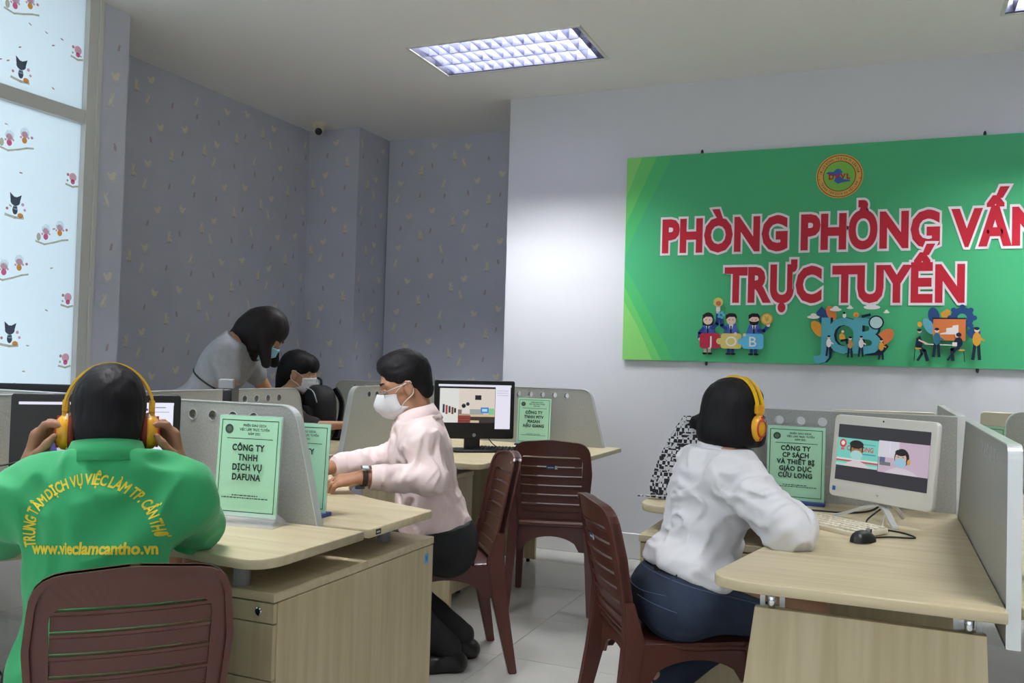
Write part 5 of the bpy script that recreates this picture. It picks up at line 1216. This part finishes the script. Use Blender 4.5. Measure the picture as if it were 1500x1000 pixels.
# ---- man in the green polo, seen from behind
def green_man():
    b = Body((-1.605, 1.485, .52), (-.70, .714), .20, .485, S=1.0, drop=.088)
    H = Head(b.NB+b.f*.022+b.t*.092, nrm(b.d*.97-Z3*.22), Z3, 1.0)
    elL, elR = A((-2.0, 1.56, .788)), A((-1.655, 1.835, .788)); cupL, cupR = H.w(.0, .110, -.012), H.w(.0, -.110, -.012)
    wrL = cupL+b.l*.055-Z3*.105+b.d*.02; wrR = cupR-b.l*.050-Z3*.105+b.d*.02
    F = Field(.03); b.torso(F, -.012); H.build(F); H.neck(F, b.NB)
    b.arm(F, b.shL, elL, wrL); b.arm(F, b.shR, elR, wrR)
    knL, knR = b.hipL+b.d*.40+b.l*.05-Z3*.05, b.hipR+b.d*.36+b.l*.05-Z3*.05; anL, anR = A((*(knL+b.d*.05)[:2], .09)), A((*(knR+b.d*.05)[:2], .09))
    b.leg(F, b.hipL, knL, anL, -.012); b.leg(F, b.hipR, knR, anR, -.012)
    for W, s, l in ((wrL, 1, b.l), (wrR, -1, -b.l)):
        hand(F, W, nrm(Z3*.93-l*.18+b.d*.05), nrm(l*.85+b.d*.25-Z3*.1), s*-1 if False else (-1 if s > 0 else 1), curl=((.55, .75, .45), (.60, .80, .5), (.62, .85, .5), (.70, .8, .5)), S=1.02, thumb=(.75, .62))
    p = person('man in a green polo shirt seen from behind, hands on yellow headphones', SKIN3, F, .0055)
    POLO = mat('green_polo_cotton', '#2fa765', .8, noise=((5, 5, 5), '#2a9c5d', .3, .7), bump=((420, 420, 420), .25, .0015), sheen=.2)
    F = Field(.04); b.torso(F, .014, .02, .05)
    for sh, el in ((b.shL, elL), (b.shR, elR)): F.cap(sh, A(sh)+(A(el)-A(sh))*.80, .060, .072, .04)
    F.cap(b.loc(-.01, 0, .0), b.loc(-.03, .0, -.09), .150, .150, .05)
    F.disp = folds(11, .0125, (1, 1, .8), None, 2.0)
    for sh, el in ((b.shL, elL), (b.shR, elR)):
        dd = nrm(A(el)-A(sh)); F.cut(A(sh)+(A(el)-A(sh))*.84, dd) if False else None
    F.cut(b.NB+b.t*.022, b.t, .01); F.cut((0, 0, .46), (0, 0, -1))
    shirt = obj('polo_shirt', grow(F, .006), POLO, p)
    obj('collar', collar_ring(b.NB-b.t*.002-b.f*.006, b.f, b.l, b.t, .066, .092, .045, .5, .02), POLO, shirt)
    # lettering on the back, laid on the cloth
    bvh = BVHTree.FromPolygons([v.co.copy() for v in shirt.data.vertices], [tuple(q.vertices) for q in shirt.data.polygons])
    ex, ez, fw = Vector((CAM_R.x*.72-b.l[0]*.28, CAM_R.y*.72-b.l[1]*.28, 0)).normalized(), Vector(b.t), None
    fw = ez.cross(ex).normalized(); O = Vector(b.loc(-.20, .048, .303))
    fl = Flat(0.0); YL = mat('yellow_screen_print', '#e3cf33', .6)
    fl.arc_text('TRUNG TÂM DỊCH VỤ VIỆC LÀM TP. CẦN THƠ', 0, 0, .120, 187, 3, .0245, YL, .040, .60)
    x0, x1 = text_width('www.vieclamcantho.vn', .050); fl.text('www.vieclamcantho.vn', 0, -.030, .0260, YL, .050, .256/((x1-x0)*.0260))
    me = fl.mesh(); bm = bmesh.new(); bm.from_mesh(me)
    bmesh.ops.subdivide_edges(bm, edges=[e for e in bm.edges if e.calc_length() > .008], cuts=2); bmesh.ops.triangulate(bm, faces=bm.faces)
    for v in bm.verts:
        o = O+ex*v.co.x+ez*v.co.y; hit = bvh.ray_cast(o, fw, .6)
        v.co = (hit[0]-fw*(.0014+(v.co.z % .0003))) if hit[0] else o+fw*.1
    bm.to_mesh(me); bm.free(); obj('back_print', me, None, shirt)
    TR = mat('black_trousers', '#17181c', .8, bump=((90, 90, 90), .3, .003))
    F = Field(.05); F.ell(b.loc(0, 0, .0), (.125, .172, .12), b.ax); b.leg(F, b.hipL, knL, anL, .012); b.leg(F, b.hipR, knR, anR, .012); F.cut((0, 0, .07), (0, 0, -1)); F.disp = folds(9, .004)
    obj('trousers', grow(F, .010), TR, p)
    for an in (anL, anR): obj('shoe', grow(shoe(Field(.02), an, b.d), .009), M_BLACK, p)
    F = Field(.02); H.e(F, (-.016, 0, .042), (.103, .082, .097), .02); H.e(F, (-.050, 0, -.022), (.062, .072, .062), .02); F.cut(H.w(.066, 0, .04), tuple(H.f+H.u*-.55), .012); F.cut(H.w(-.02, 0, -.078), tuple(-H.u), .012)
    for q in (1, -1): F.sub(H.w(.03, q*.086, -.04), A((.050, .030, .058)), H.ax, .012)
    F.disp = folds(55, .0022, (1, 1, .35))
    obj('hair', grow(F, .005), HAIR, p); H.eyes(p); mask(H, p, 'surgical', mat('blue_surgical_mask', '#8fc3dc', .75))
    headphones('headphones', 'yellow headphones worn by the man in the green polo', H)
    obj('earphone_cord', tube(crom([H.w(-.005, .088, -.045), H.w(-.010, .084, -.085), H.w(.0, .075, -.12), H.w(.03, .07, -.16)], 6), .0022, 6), M_WHITEP, p, smooth=True)
green_man()

# ---- man in the pink shirt, typing
def pink_man():
    b = Body((-1.655, 3.245, .515), (-.83, -.56), .215, .50, S=1.06)
    H = Head(b.NB+b.f*.022+b.t*.150, nrm(b.d*.95-Z3*.36), Z3, 1.02)
    elL, elR = A((-1.575, 3.005, .800)), A((-1.865, 3.235, .845)); wrL, wrR = A((-1.770, 2.825, .812)), A((-2.02, 2.965, .815))
    F = Field(.03); b.torso(F, -.012); H.build(F); H.neck(F, b.NB+b.t*.01, .055)
    b.arm(F, b.shL, elL, wrL); b.arm(F, b.shR, elR, wrR)
    knL, knR = A((-1.905, 3.00, .47)), A((-2.00, 3.15, .47)); anL, anR = A((-1.600, 3.235, .095)), A((-1.625, 3.41, .095))
    b.leg(F, b.hipL, knL, anL, -.014); b.leg(F, b.hipR, knR, anR, -.014)
    hand(F, wrL, nrm((-.86, -.36, -.10)), (0.1, -.25, 1), -1, curl=((.25, .5, .3), (.3, .55, .35), (.35, .6, .35), (.4, .6, .4)), S=1.0, thumb=(.5, .3))
    hand(F, wrR, nrm((-.70, -.62, -.12)), (0, 0, 1), 1, curl=((.25, .5, .3), (.3, .55, .35), (.35, .6, .35), (.4, .6, .4)), S=1.0, thumb=(.5, .3))
    p = person('man in a pale pink shirt, glasses and white mask, typing', SKIN, F, .0055)
    SH = mat('pale_pink_cotton', '#efdcd8', .75, noise=((4, 4, 4), '#e9d3cf', .3, .7), bump=((60, 60, 60), .15, .003), sheen=.1)
    F = Field(.04); b.torso(F, .012, .012, .05)
    b.arm(F, b.shL, elL, wrL, .015, .68, k=.03); b.arm(F, b.shR, elR, wrR, .016, .80, k=.03)
    F.cap(b.loc(-.0, 0, .08), b.loc(-.0, .0, .05), .128, .125, .05)
    f1 = folds(18.0, .0105, (1, 1, .8), None, 5.0); F.disp = f1
    F.cut(b.NB+b.t*.020, b.t, .01); F.cut(b.loc(0, 0, .035), -b.t+b.f*.12, .006)
    shirt = obj('shirt', grow(F, .0055), SH, p)
    obj('collar', collar_ring(b.NB+b.f*.004, b.f, b.l, b.t, .068, .104, .060, .45, .045, drop=.006), SH, shirt)
    for wr, el in ((wrL, elL), (wrR, elR)):
        e = nrm(wr-el); c = A(wr)-e*.062
        obj('cuff', smooth(tube([c-e*.002, c+e*.020, c+e*.034], [.050, .047, .044], 20, caps=False)), SH, shirt)
    # placket and buttons
    bvh = BVHTree.FromPolygons([v.co.copy() for v in shirt.data.vertices], [tuple(q.vertices) for q in shirt.data.polygons])
    for k in range(6):
        o = Vector(b.loc(.5, 0, .08+.065*k)); hit = bvh.ray_cast(o, -Vector(b.f), .6)
        if hit[0]:
            me = lathe([(.0055, 0), (.0055, .002), (.003, .0025)], 12); me.transform(Matrix.Translation(hit[0]) @ Vector(b.f).to_track_quat('Z', 'Y').to_matrix().to_4x4()); obj('button', me, M_WHITEP, shirt)
    TR = mat('black_trousers', '#17181c', .8, bump=((90, 90, 90), .3, .003))
    F = Field(.05); F.ell(b.loc(.002, 0, .0), (.142, .188, .125), b.ax); F.cap(b.loc(-.03, .06, -.03), b.loc(-.03, -.06, -.03), .10, .10); F.cap(b.loc(0, .05, .05), b.loc(0, -.05, .05), .132, .132); b.leg(F, b.hipL, knL, anL, .012); b.leg(F, b.hipR, knR, anR, .012); F.cut((0, 0, .075), (0, 0, -1)); F.cut(b.loc(0, 0, .072), b.t, .004); F.disp = folds(9, .004, (1, 1, 1), None, 1.0)
    tr = obj('trousers', grow(F, .007), TR, p)
    pts = [b.loc(.135*math.cos(a)*1.03, .184*math.sin(a)*1.03, .055) for a in [2*math.pi*k/40 for k in range(40)]]
    v, f = [], []
    for k, q in enumerate(pts): v += [q-b.t*.016, q+b.t*.016]
    for k in range(40): j = (k+1) % 40; f.append((2*k, 2*j, 2*j+1, 2*k+1))
    obj('belt', smooth(meshpy(v, f)), mat('black_leather', '#121214', .35), tr)
    for an, d in ((anL, b.d), (anR, b.d)): obj('shoe', grow(shoe(Field(.02), an, d, 1.05), .007), mat('black_leather', '#121214', .35), p)
    # hair: short, side parted, swept to the front
    F = Field(.02); H.e(F, (-.018, 0, .044), (.102, .082, .096), .02); H.e(F, (-.062, 0, -.018), (.046, .066, .066), .02); H.e(F, (.034, -.008, .092), (.048, .058, .034), .03); H.e(F, (.050, -.004, .094), (.019, .046, .017), .02); H.e(F, (.0, -.02, .116), (.07, .055, .024), .03)
    F.sub(H.w(.118, 0, -.002), A((.060, .12, .100)), H.ax, .012); F.cut(H.w(-.05, 0, -.078), tuple(-H.u), .012)
    for q in (1, -1): F.sub(H.w(.026, q*.088, -.045), A((.048, .028, .062)), H.ax, .012)
    F.cap(H.w(.060, .060, .085), H.w(-.010, .052, .128), .0035, .0035); F.pr[-1] = ('s', H.w(.025, .060, .112), A((.060, .0035, .010)), H.ax, None, .004)
    F.disp = folds(60, .0022, (.35, 1, .8), H.ax)
    obj('hair', grow(F, .005), HAIR, p); H.eyes(p); mask(H, p, 'beak', mat('white_mask_cloth', '#e4e4e6', .8))
    # glasses
    g = obj('glasses', tube([H.w(.106, q, .006+.003*math.cos(q*40)) for q in (-.008, -.004, 0, .004, .008)], .0016, 6), M_CHROME, p)
    for q in (1, -1):
        rim = [H.w(.104-.012*abs(math.cos(a)*.5+.5), q*(.034+.024*math.cos(a)), -.002+.0165*math.sin(a)) for a in [2*math.pi*k/24 for k in range(24)]]
        obj('rim', tube(rim, .0013, 6, closed=True), M_CHROME, g); obj('temple', tube([H.w(.094, q*.060, .006), H.w(.05, q*.078, .010), H.w(.0, q*.086, .012), H.w(-.022, q*.086, -.002)], .0016, 6), M_CHROME, g)
        obj('lens', meshpy(rim, [tuple(range(24))]), mat('lens_glass', '#e8eef2', .05, alpha=.12), g)
    # watch
    e = nrm(wrL-elL); n = nrm(A((.05, -.45, 1))-e*float(A((.05, -.45, 1)) @ e)); a = np.cross(e, n); c = wrL-e*.006; v, f = [], []
    for k in range(28):
        t = 2*math.pi*k/28; r = .0335; q = c+(n*math.cos(t)+a*math.sin(t)*1.06)*r; v += [q-e*.010, q+e*.010]
    for k in range(28): j = (k+1) % 28; f.append((2*k, 2*j, 2*j+1, 2*k+1))
    wt = obj('wrist_watch', smooth(meshpy(v, f)), mat('brown_leather_strap', '#33201c', .5), p)
    Mw = Matrix(((e[0], a[0], n[0], (c+n*.034)[0]), (e[1], a[1], n[1], (c+n*.034)[1]), (e[2], a[2], n[2], (c+n*.034)[2]), (0, 0, 0, 1)))
    cs = obj('watch_case', xform(box(-.016, .016, -.015, .015, -.002, .008, .002), Mw), M_CHROME, wt); obj('watch_dial', xform(box(-.0115, .0115, -.0105, .0105, .008, .0086), Mw), mat('silver_dial', '#d9dde0', .3), cs); obj('crown', xform(lathe([(.003, 0), (.003, .005)], 10), Mw @ Matrix.Translation((0, -.015, .003)) @ Matrix.Rotation(math.pi/2, 4, 'X')), M_CHROME, cs)
pink_man()

# ---- woman in the white blouse
def white_woman():
    b = Body((-.575, 2.860, .53), (.84, .54), .245, .462, True, S=1.0)
    H = Head(b.NB+b.f*.022+b.t*.122+b.l*.015, nrm(A((.50, .866, 0))-Z3*.10), Z3, .95)
    elR, elL = A((-.235, 2.640, .800)), A((-.50, 3.13, .81)); wrR, wrL = A((-.262, 2.875, .795)), A((-.36, 3.13, .795))
    F = Field(.03); b.torso(F, -.012); H.build(F); H.neck(F, b.NB, .048)
    b.arm(F, b.shL, elL, wrL, -.004); b.arm(F, b.shR, elR, wrR, -.004)
    knL, knR = b.hipL+b.d*.36+b.l*.02-Z3*.05, b.hipR+b.d*.40-b.l*.0-Z3*.05; anL, anR = A((-.665, 3.05, .165)), A((*(knR+b.d*-.05)[:2], .09))
    b.leg(F, b.hipL, knL, anL, -.014); b.leg(F, b.hipR, knR, anR, -.014)
    hand(F, wrR, nrm((.05, .98, -.05)), (0, 0, 1), -1 if False else -1, curl=((.2, .4, .3),)*4, S=.92); hand(F, wrL, nrm((.75, .55, -.05)), (0, 0, 1), -1, curl=((.2, .4, .3),)*4, S=.92)
    # bare foot tucked back on its toes
    fd = nrm(A((.55, .30, -.62))); F.cap(anL-fd*.02, anL+fd*.06, .034, .036); F.cap(anL+fd*.06, anL+fd*.13, .036, .026)
    p = person('woman in a white blouse and jeans with yellow headphones, seen from behind', SKIN2, F, .006)
    BL = mat('white_blouse_cotton', '#dcdbdd', .75, noise=((4, 4, 4), '#d2d1d4', .3, .7), bump=((70, 70, 70), .15, .003), sheen=.1)
    F = Field(.04); b.torso(F, .016, .0, .06)
    b.arm(F, b.shL, elL, wrL, .024, .88); b.arm(F, b.shR, elR, wrR, .026, .90); F.cap(elR-A((0, 0, .004)), A(elR)+(A(wrR)-A(elR))*.5, .066, .058, .03)
    F.ell(b.loc(-.012, 0, .085), (.140, .176, .085), b.ax, .05)
    F.disp = folds(16, .0115, (1, 1, 1.25), None, 6.3)
    F.cut(b.NB+b.t*.020, b.t-b.f*.25, .01); F.cut(b.loc(0, 0, .052), -b.t-b.f*.10, .012)
    for el, wr in ((elR, wrR), (elL, wrL)): pass
    F.cut((0, 0, .7525), (0, 0, -1)) if False else None
    sh = obj('blouse', grow(F, .006), BL, p); obj('collar', collar_ring(b.NB, b.f, b.l, b.t, .058, .082, .032, .6, .01), BL, sh)
    DN = mat('blue_denim', '#2b384e', .85, noise=((14, 14, 5), '#222d40', .3, .75), bump=((300, 300, 120), .3, .002))
    F = Field(.05); F.ell(b.loc(-.012, 0, -.005), (.140, .188, .118), b.ax); F.cap(b.loc(-.045, .07, -.035), b.loc(-.045, -.07, -.035), .105, .105); b.leg(F, b.hipL, knL, anL, .010); b.leg(F, b.hipR, knR, anR, .014)
    F.cut(anL-nrm(anL-knL)*.06*0+nrm(anL-knL)*-.05, nrm(anL-knL)) if False else None
    F.cut(b.loc(0, 0, .078), b.t+b.f*.10, .006); F.disp = folds(9, .004, (1, 1, 1), None, 4.0)
    jn = obj('jeans', grow(F, .0065), DN, p)
    bvh = BVHTree.FromPolygons([v.co.copy() for v in jn.data.vertices], [tuple(q.vertices) for q in jn.data.polygons])
    def onj(dirv, t0, off=.003):
        o = Vector(b.loc(0, 0, t0)); dv = Vector(dirv); hit = bvh.ray_cast(o+dv*.5, -dv, .6); return hit[0]+dv*off if hit[0] else None
    def band(t0, a0, a1, r, m, nm, par, n=26, dz=0.0):
        pts = []
        for k in range(n+1):
            a = a0+(a1-a0)*k/n; q = onj(b.f*math.cos(a)+b.l*math.sin(a), t0+dz*math.sin(math.pi*k/n), r*.4)
            if q: pts.append(q)
        if len(pts) > 2: obj(nm, tube(pts, r, 6), m, par, smooth=True)
    ST = mat('denim_stitching', '#4a5670', .85)
    band(.048, 0, 2*math.pi, .0022, ST, 'waistband_seam', jn, 40); band(.0, math.pi*.72, math.pi*1.28, .0018, ST, 'yoke_seam', jn, 20, -.018); band(-.035, math.pi*1.06, math.pi*1.36, .0018, ST, 'pocket_seam', jn, 12); 
    for a in (math.pi*.80, math.pi*1.30): 
        q = onj(b.f*math.cos(a)+b.l*math.sin(a), .062, .004)
        if q: obj('belt_loop', xform(box(-.004, .004, -.002, .002, -.020, .020, .001), Matrix.Translation(q) @ Matrix.Rotation(math.atan2(b.l[1], b.l[0]), 4, 'Z')), DN, jn)
    dv = nrm(b.f*math.cos(math.pi*1.16)+b.l*math.sin(math.pi*1.16)); q = onj(dv, .062, .003)
    if q: obj('leather_patch', xform(box(-.026, .026, -.0015, .0015, -.012, .012, .001), Matrix.Translation(q) @ Matrix.Rotation(math.atan2(dv[1], dv[0])-math.pi/2, 4, 'Z')), mat('dark_leather_patch', '#241a1a', .6), jn)
    for s, an in (('L', anL),):
        sn = obj('sandal', grow(Field(.01).cap(anL+fd*.02-A((.03, .02, .02)), anL+fd*.12-A((.018, .01, .02)), .012, .014), .006), M_BLACKM, p)
        obj('sandal_strap', tube([anL+fd*.045+nrm(np.cross(fd, b.l)*math.cos(t)+b.l*math.sin(t))*.040 for t in [2*math.pi*k/20 for k in range(20)]], .008, 8, closed=True), M_BLACKM, sn, smooth=True)
    obj('sandal', grow(shoe(Field(.02), anR, b.d, .9), .009), M_BLACKM, p)
    # bob haircut
    F = Field(.03); H.e(F, (-.020, 0, .038), (.112, .092, .100), .03); H.e(F, (-.038, 0, -.050), (.100, .098, .085), .04); H.e(F, (.012, .078, -.050), (.060, .022, .085), .02); H.e(F, (.012, -.078, -.050), (.060, .022, .085), .02); H.e(F, (.050, 0, .080), (.048, .064, .040), .03)
    F.sub(H.w(.130, 0, -.035), A((.062, .085, .105)), H.ax, .015); F.cut(H.w(-.03, 0, -.100), tuple(-H.u+H.f*.12), .02); F.disp = folds(48, .0024, (1, 1, .22), H.ax)
    obj('hair', grow(F, .0055), HAIR, p); H.eyes(p); mask(H, p, 'surgical', mat('blue_surgical_mask', '#8fc3dc', .75))
    g = obj('glasses', tube([H.w(.110, q, .004) for q in (-.008, 0, .008)], .0014, 6), M_CHROME, p)
    for q in (1, -1):
        rim = [H.w(.108-.008*abs(math.cos(a)*.5+.5), q*(.034+.025*math.cos(a)), .0+.021*math.sin(a)) for a in [2*math.pi*k/24 for k in range(24)]]
        obj('rim', tube(rim, .0013, 6, closed=True), M_CHROME, g); obj('temple', tube([H.w(.098, q*.060, .006), H.w(.04, q*.080, .010), H.w(-.01, q*.086, .008)], .0014, 6), M_CHROME, g)
        obj('lens', meshpy(rim, [tuple(range(24))]), mat('lens_glass', '#e8eef2', .05, alpha=.12), g)
    Hh = Head(H.c-H.u*.004, H.f, H.u, 1.06*H.S); headphones('headphones', 'yellow headphones with red rings worn by the woman in the white blouse', Hh)
white_woman()

# ---- standing woman in the grey dress, bending over the desk
def grey_woman():
    b = Body((-3.275, 3.545, .93), (.93, .37), .58, .47, True, S=.98)
    H = Head(b.NB+b.d*.125+Z3*.040, nrm(b.d*.66-Z3*.72), nrm(b.d*.72+Z3*.66), 1.0)
    elR, elL = A(b.shR)+A((.06, .02, -.255)), A((-3.06, 3.95, 1.0)); wrR, wrL = A(b.shR)+A((.08, .03, -.485)), A((-2.88, 3.95, .80))
    F = Field(.03); b.torso(F, -.010); H.build(F); H.neck(F, b.NB, .047); b.arm(F, b.shL, elL, wrL, -.004); b.arm(F, b.shR, elR, wrR, -.002)
    knL, knR = b.hipL+A((0, 0, -.40)), b.hipR+A((0, 0, -.40)); anL, anR = A((*knL[:2], .09)), A((*knR[:2], .09)); b.leg(F, b.hipL, knL, anL, -.01); b.leg(F, b.hipR, knR, anR, -.01)
    hand(F, wrR, nrm((.8, .2, -.3)), (0.3, 0, 1), 1, S=.9); hand(F, wrL, nrm((.8, .1, -.3)), (0.3, 0, 1), -1, S=.9)
    p = person('woman in a short-sleeved grey dress bending over the far desk', SKIN, F, .008)
    DR = mat('grey_marl_dress', '#98999d', .85, noise=((40, 40, 40), '#8c8d92', .3, .7), bump=((60, 60, 60), .15, .003))
    F = Field(.04); b.torso(F, .012, .0, .05); F.cap(b.shR, A(b.shR)+(elR-A(b.shR))*.42, .060, .058, .03); F.cap(b.shL, A(b.shL)+(elL-A(b.shL))*.42, .060, .058, .03)
    F.cap(b.P-A((0, 0, .05)), b.P-A((0, 0, .40)), .175, .215, .06); F.cut(b.NB+b.t*.012, b.t, .01); F.cut((0, 0, .46), (0, 0, -1)); F.disp = folds(8, .005, (1, 1, .6), None, 3.0)
    dr = obj('dress', grow(F, .008), DR, p)
    pts = [b.loc(.012+.120*math.cos(a), .150*math.sin(a), .225) for a in [2*math.pi*k/36 for k in range(36)]]
    bvh = BVHTree.FromPolygons([v.co.copy() for v in dr.data.vertices], [tuple(q.vertices) for q in dr.data.polygons]); pp = []
    c0 = Vector(b.loc(.01, 0, .225))
    for q in pts:
        dv = (Vector(q)-c0).normalized(); h = bvh.ray_cast(c0+dv*.4, -dv, .5); pp.append(h[0]+dv*.002 if h[0] else Vector(q))
    obj('thin_belt', tube(pp, .0045, 6, closed=True), M_BLACK, dr, smooth=True)
    F = Field(.03); H.e(F, (-.016, 0, .040), (.108, .090, .100), .03); H.e(F, (-.050, 0, -.030), (.085, .090, .095), .04)
    dn = nrm(-Z3*.95+b.d*.15)
    for q in (1, -1): F.cap(H.w(.02, q*.070, .0), H.w(.02, q*.070, .0)+dn*.135, .040, .026, .04); F.cap(H.w(-.05, q*.060, -.03), H.w(-.03, q*.06, -.05)+dn*.06, .04, .028, .04)
    F.cap(H.w(-.06, 0, .0), b.NB-b.f*.035+b.t*.01, .075, .034, .04); F.cap(H.w(-.04, .0, -.04), H.w(-.04, 0, -.05)+dn*.09, .085, .05, .04); F.sub(H.w(.128, 0, -.05), A((.058, .062, .10)), H.ax, .015); F.disp = folds(45, .0026, (1, 1, .25))
    obj('hair', grow(F, .007), HAIR2, p); H.eyes(p); mask(H, p, 'surgical', mat('blue_surgical_mask', '#8fc3dc', .75))
    for an in (anL, anR): obj('shoe', grow(shoe(Field(.02), an, b.d, .9), .010), M_BLACK, p)
grey_woman()

# ---- seated girl with the white mask
def girl():
    b = Body((-3.33, 4.335, .57), (.92, .39), .16, .465, True, S=.96, drop=.055)
    H = Head(b.NB+b.f*.035+b.t*.128, nrm(A((.93, .34, 0))-Z3*.20), Z3, 1.02)
    elL, elR = A((-3.10, 4.60, .80)), A((-3.05, 4.24, .855)); wrL, wrR = A((-2.87, 4.66, .80)), A((-2.805, 4.27, .872))
    F = Field(.03); b.torso(F, -.010); H.build(F); H.neck(F, b.NB, .046); b.arm(F, b.shL, elL, wrL, -.004); b.arm(F, b.shR, elR, wrR, -.004)
    knL, knR = b.hipL+b.d*.38-Z3*.05, b.hipR+b.d*.38-Z3*.05; anL, anR = A((*(knL+b.d*.02)[:2], .09)), A((*(knR+b.d*.02)[:2], .09)); b.leg(F, b.hipL, knL, anL, -.012); b.leg(F, b.hipR, knR, anR, -.012)
    hand(F, wrR, nrm((.95, .1, -.12)), (0, -.2, 1), 1, S=.9); hand(F, wrL, nrm((.9, .2, -.1)), (0, 0, 1), -1, S=.9)
    p = person('girl in a dark top with yellow collar stripes and white mask, seated', SKIN2, F, .008)
    TP = mat('dark_brown_knit', '#2a211d', .9, bump=((120, 120, 120), .3, .003))
    F = Field(.04); b.torso(F, .012, .0, .05); b.arm(F, b.shL, elL, wrL, .016, .35); b.arm(F, b.shR, elR, wrR, .016, .20); F.cut(b.NB+b.t*.012, b.t-b.f*.3, .01); F.cut((0, 0, .47), (0, 0, -1)); F.disp = folds(9, .004)
    tp = obj('knit_top', grow(F, .008), TP, p)
    bvh = BVHTree.FromPolygons([v.co.copy() for v in tp.data.vertices], [tuple(q.vertices) for q in tp.data.polygons]); YE = mat('yellow_trim', '#c9a53c', .8)
    for off in (0.0, .016):
        for sg in (1, -1):
            pts = []
            for k in range(11):
                a = k/10; o = Vector(b.loc(-.30+.02, sg*(.058+off-.02*abs(a-.3)), b.T+.06-.0*a)) ; a2 = math.pi*(1-a*.96)
                cxy = Vector(b.NB)+Vector(b.f)*((.062+off)*math.cos(a2)*1.1)+Vector(b.l)*(sg*(.060+off)*math.sin(a2)); h = bvh.ray_cast(cxy+Vector(b.t)*.12, -Vector(b.t), .4)
                if h[0]: pts.append(h[0]+Vector(b.t)*.003)
            if len(pts) > 2: obj('collar_stripe', tube(pts, .0035, 6), YE, tp, smooth=True)
    F = Field(.05); F.ell(b.loc(0, 0, 0), (.125, .172, .115), b.ax); b.leg(F, b.hipL, knL, anL, .012); b.leg(F, b.hipR, knR, anR, .012); F.cut((0, 0, .07), (0, 0, -1)); obj('trousers', grow(F, .012), mat('black_trousers', '#17181c', .8), p)
    for an in (anL, anR): obj('shoe', grow(shoe(Field(.02), an, b.d, .9), .010), M_BLACK, p)
    F = Field(.03); H.e(F, (-.018, 0, .042), (.108, .086, .098), .03); H.e(F, (-.070, 0, -.02), (.050, .072, .075), .03); F.cap(H.w(-.075, 0, -.01), H.w(-.088, 0, -.135), .052, .030, .03); H.e(F, (.052, 0, .078), (.044, .066, .040), .025); H.e(F, (.078, 0, .052), (.020, .056, .030), .03)
    F.sub(H.w(.122, 0, -.052), A((.060, .10, .092)), H.ax, .012)
    for q in (1, -1): F.sub(H.w(.010, q*.094, -.035), A((.040, .028, .052)), H.ax, .012)
    F.disp = folds(50, .0024, (1, 1, .25), H.ax); obj('hair', grow(F, .007), HAIR, p); H.eyes(p); mask(H, p, 'surgical', mat('white_mask_cloth', '#e4e4e6', .8))
girl()
_c = copy_tree(_proto); _c.location = (-3.36, 4.33, 0); _c.rotation_euler = (0, 0, math.atan2(.39, .92)-math.pi/2); _c['label'] = 'brown plastic slatted chair under the seated girl, hidden behind the desks'
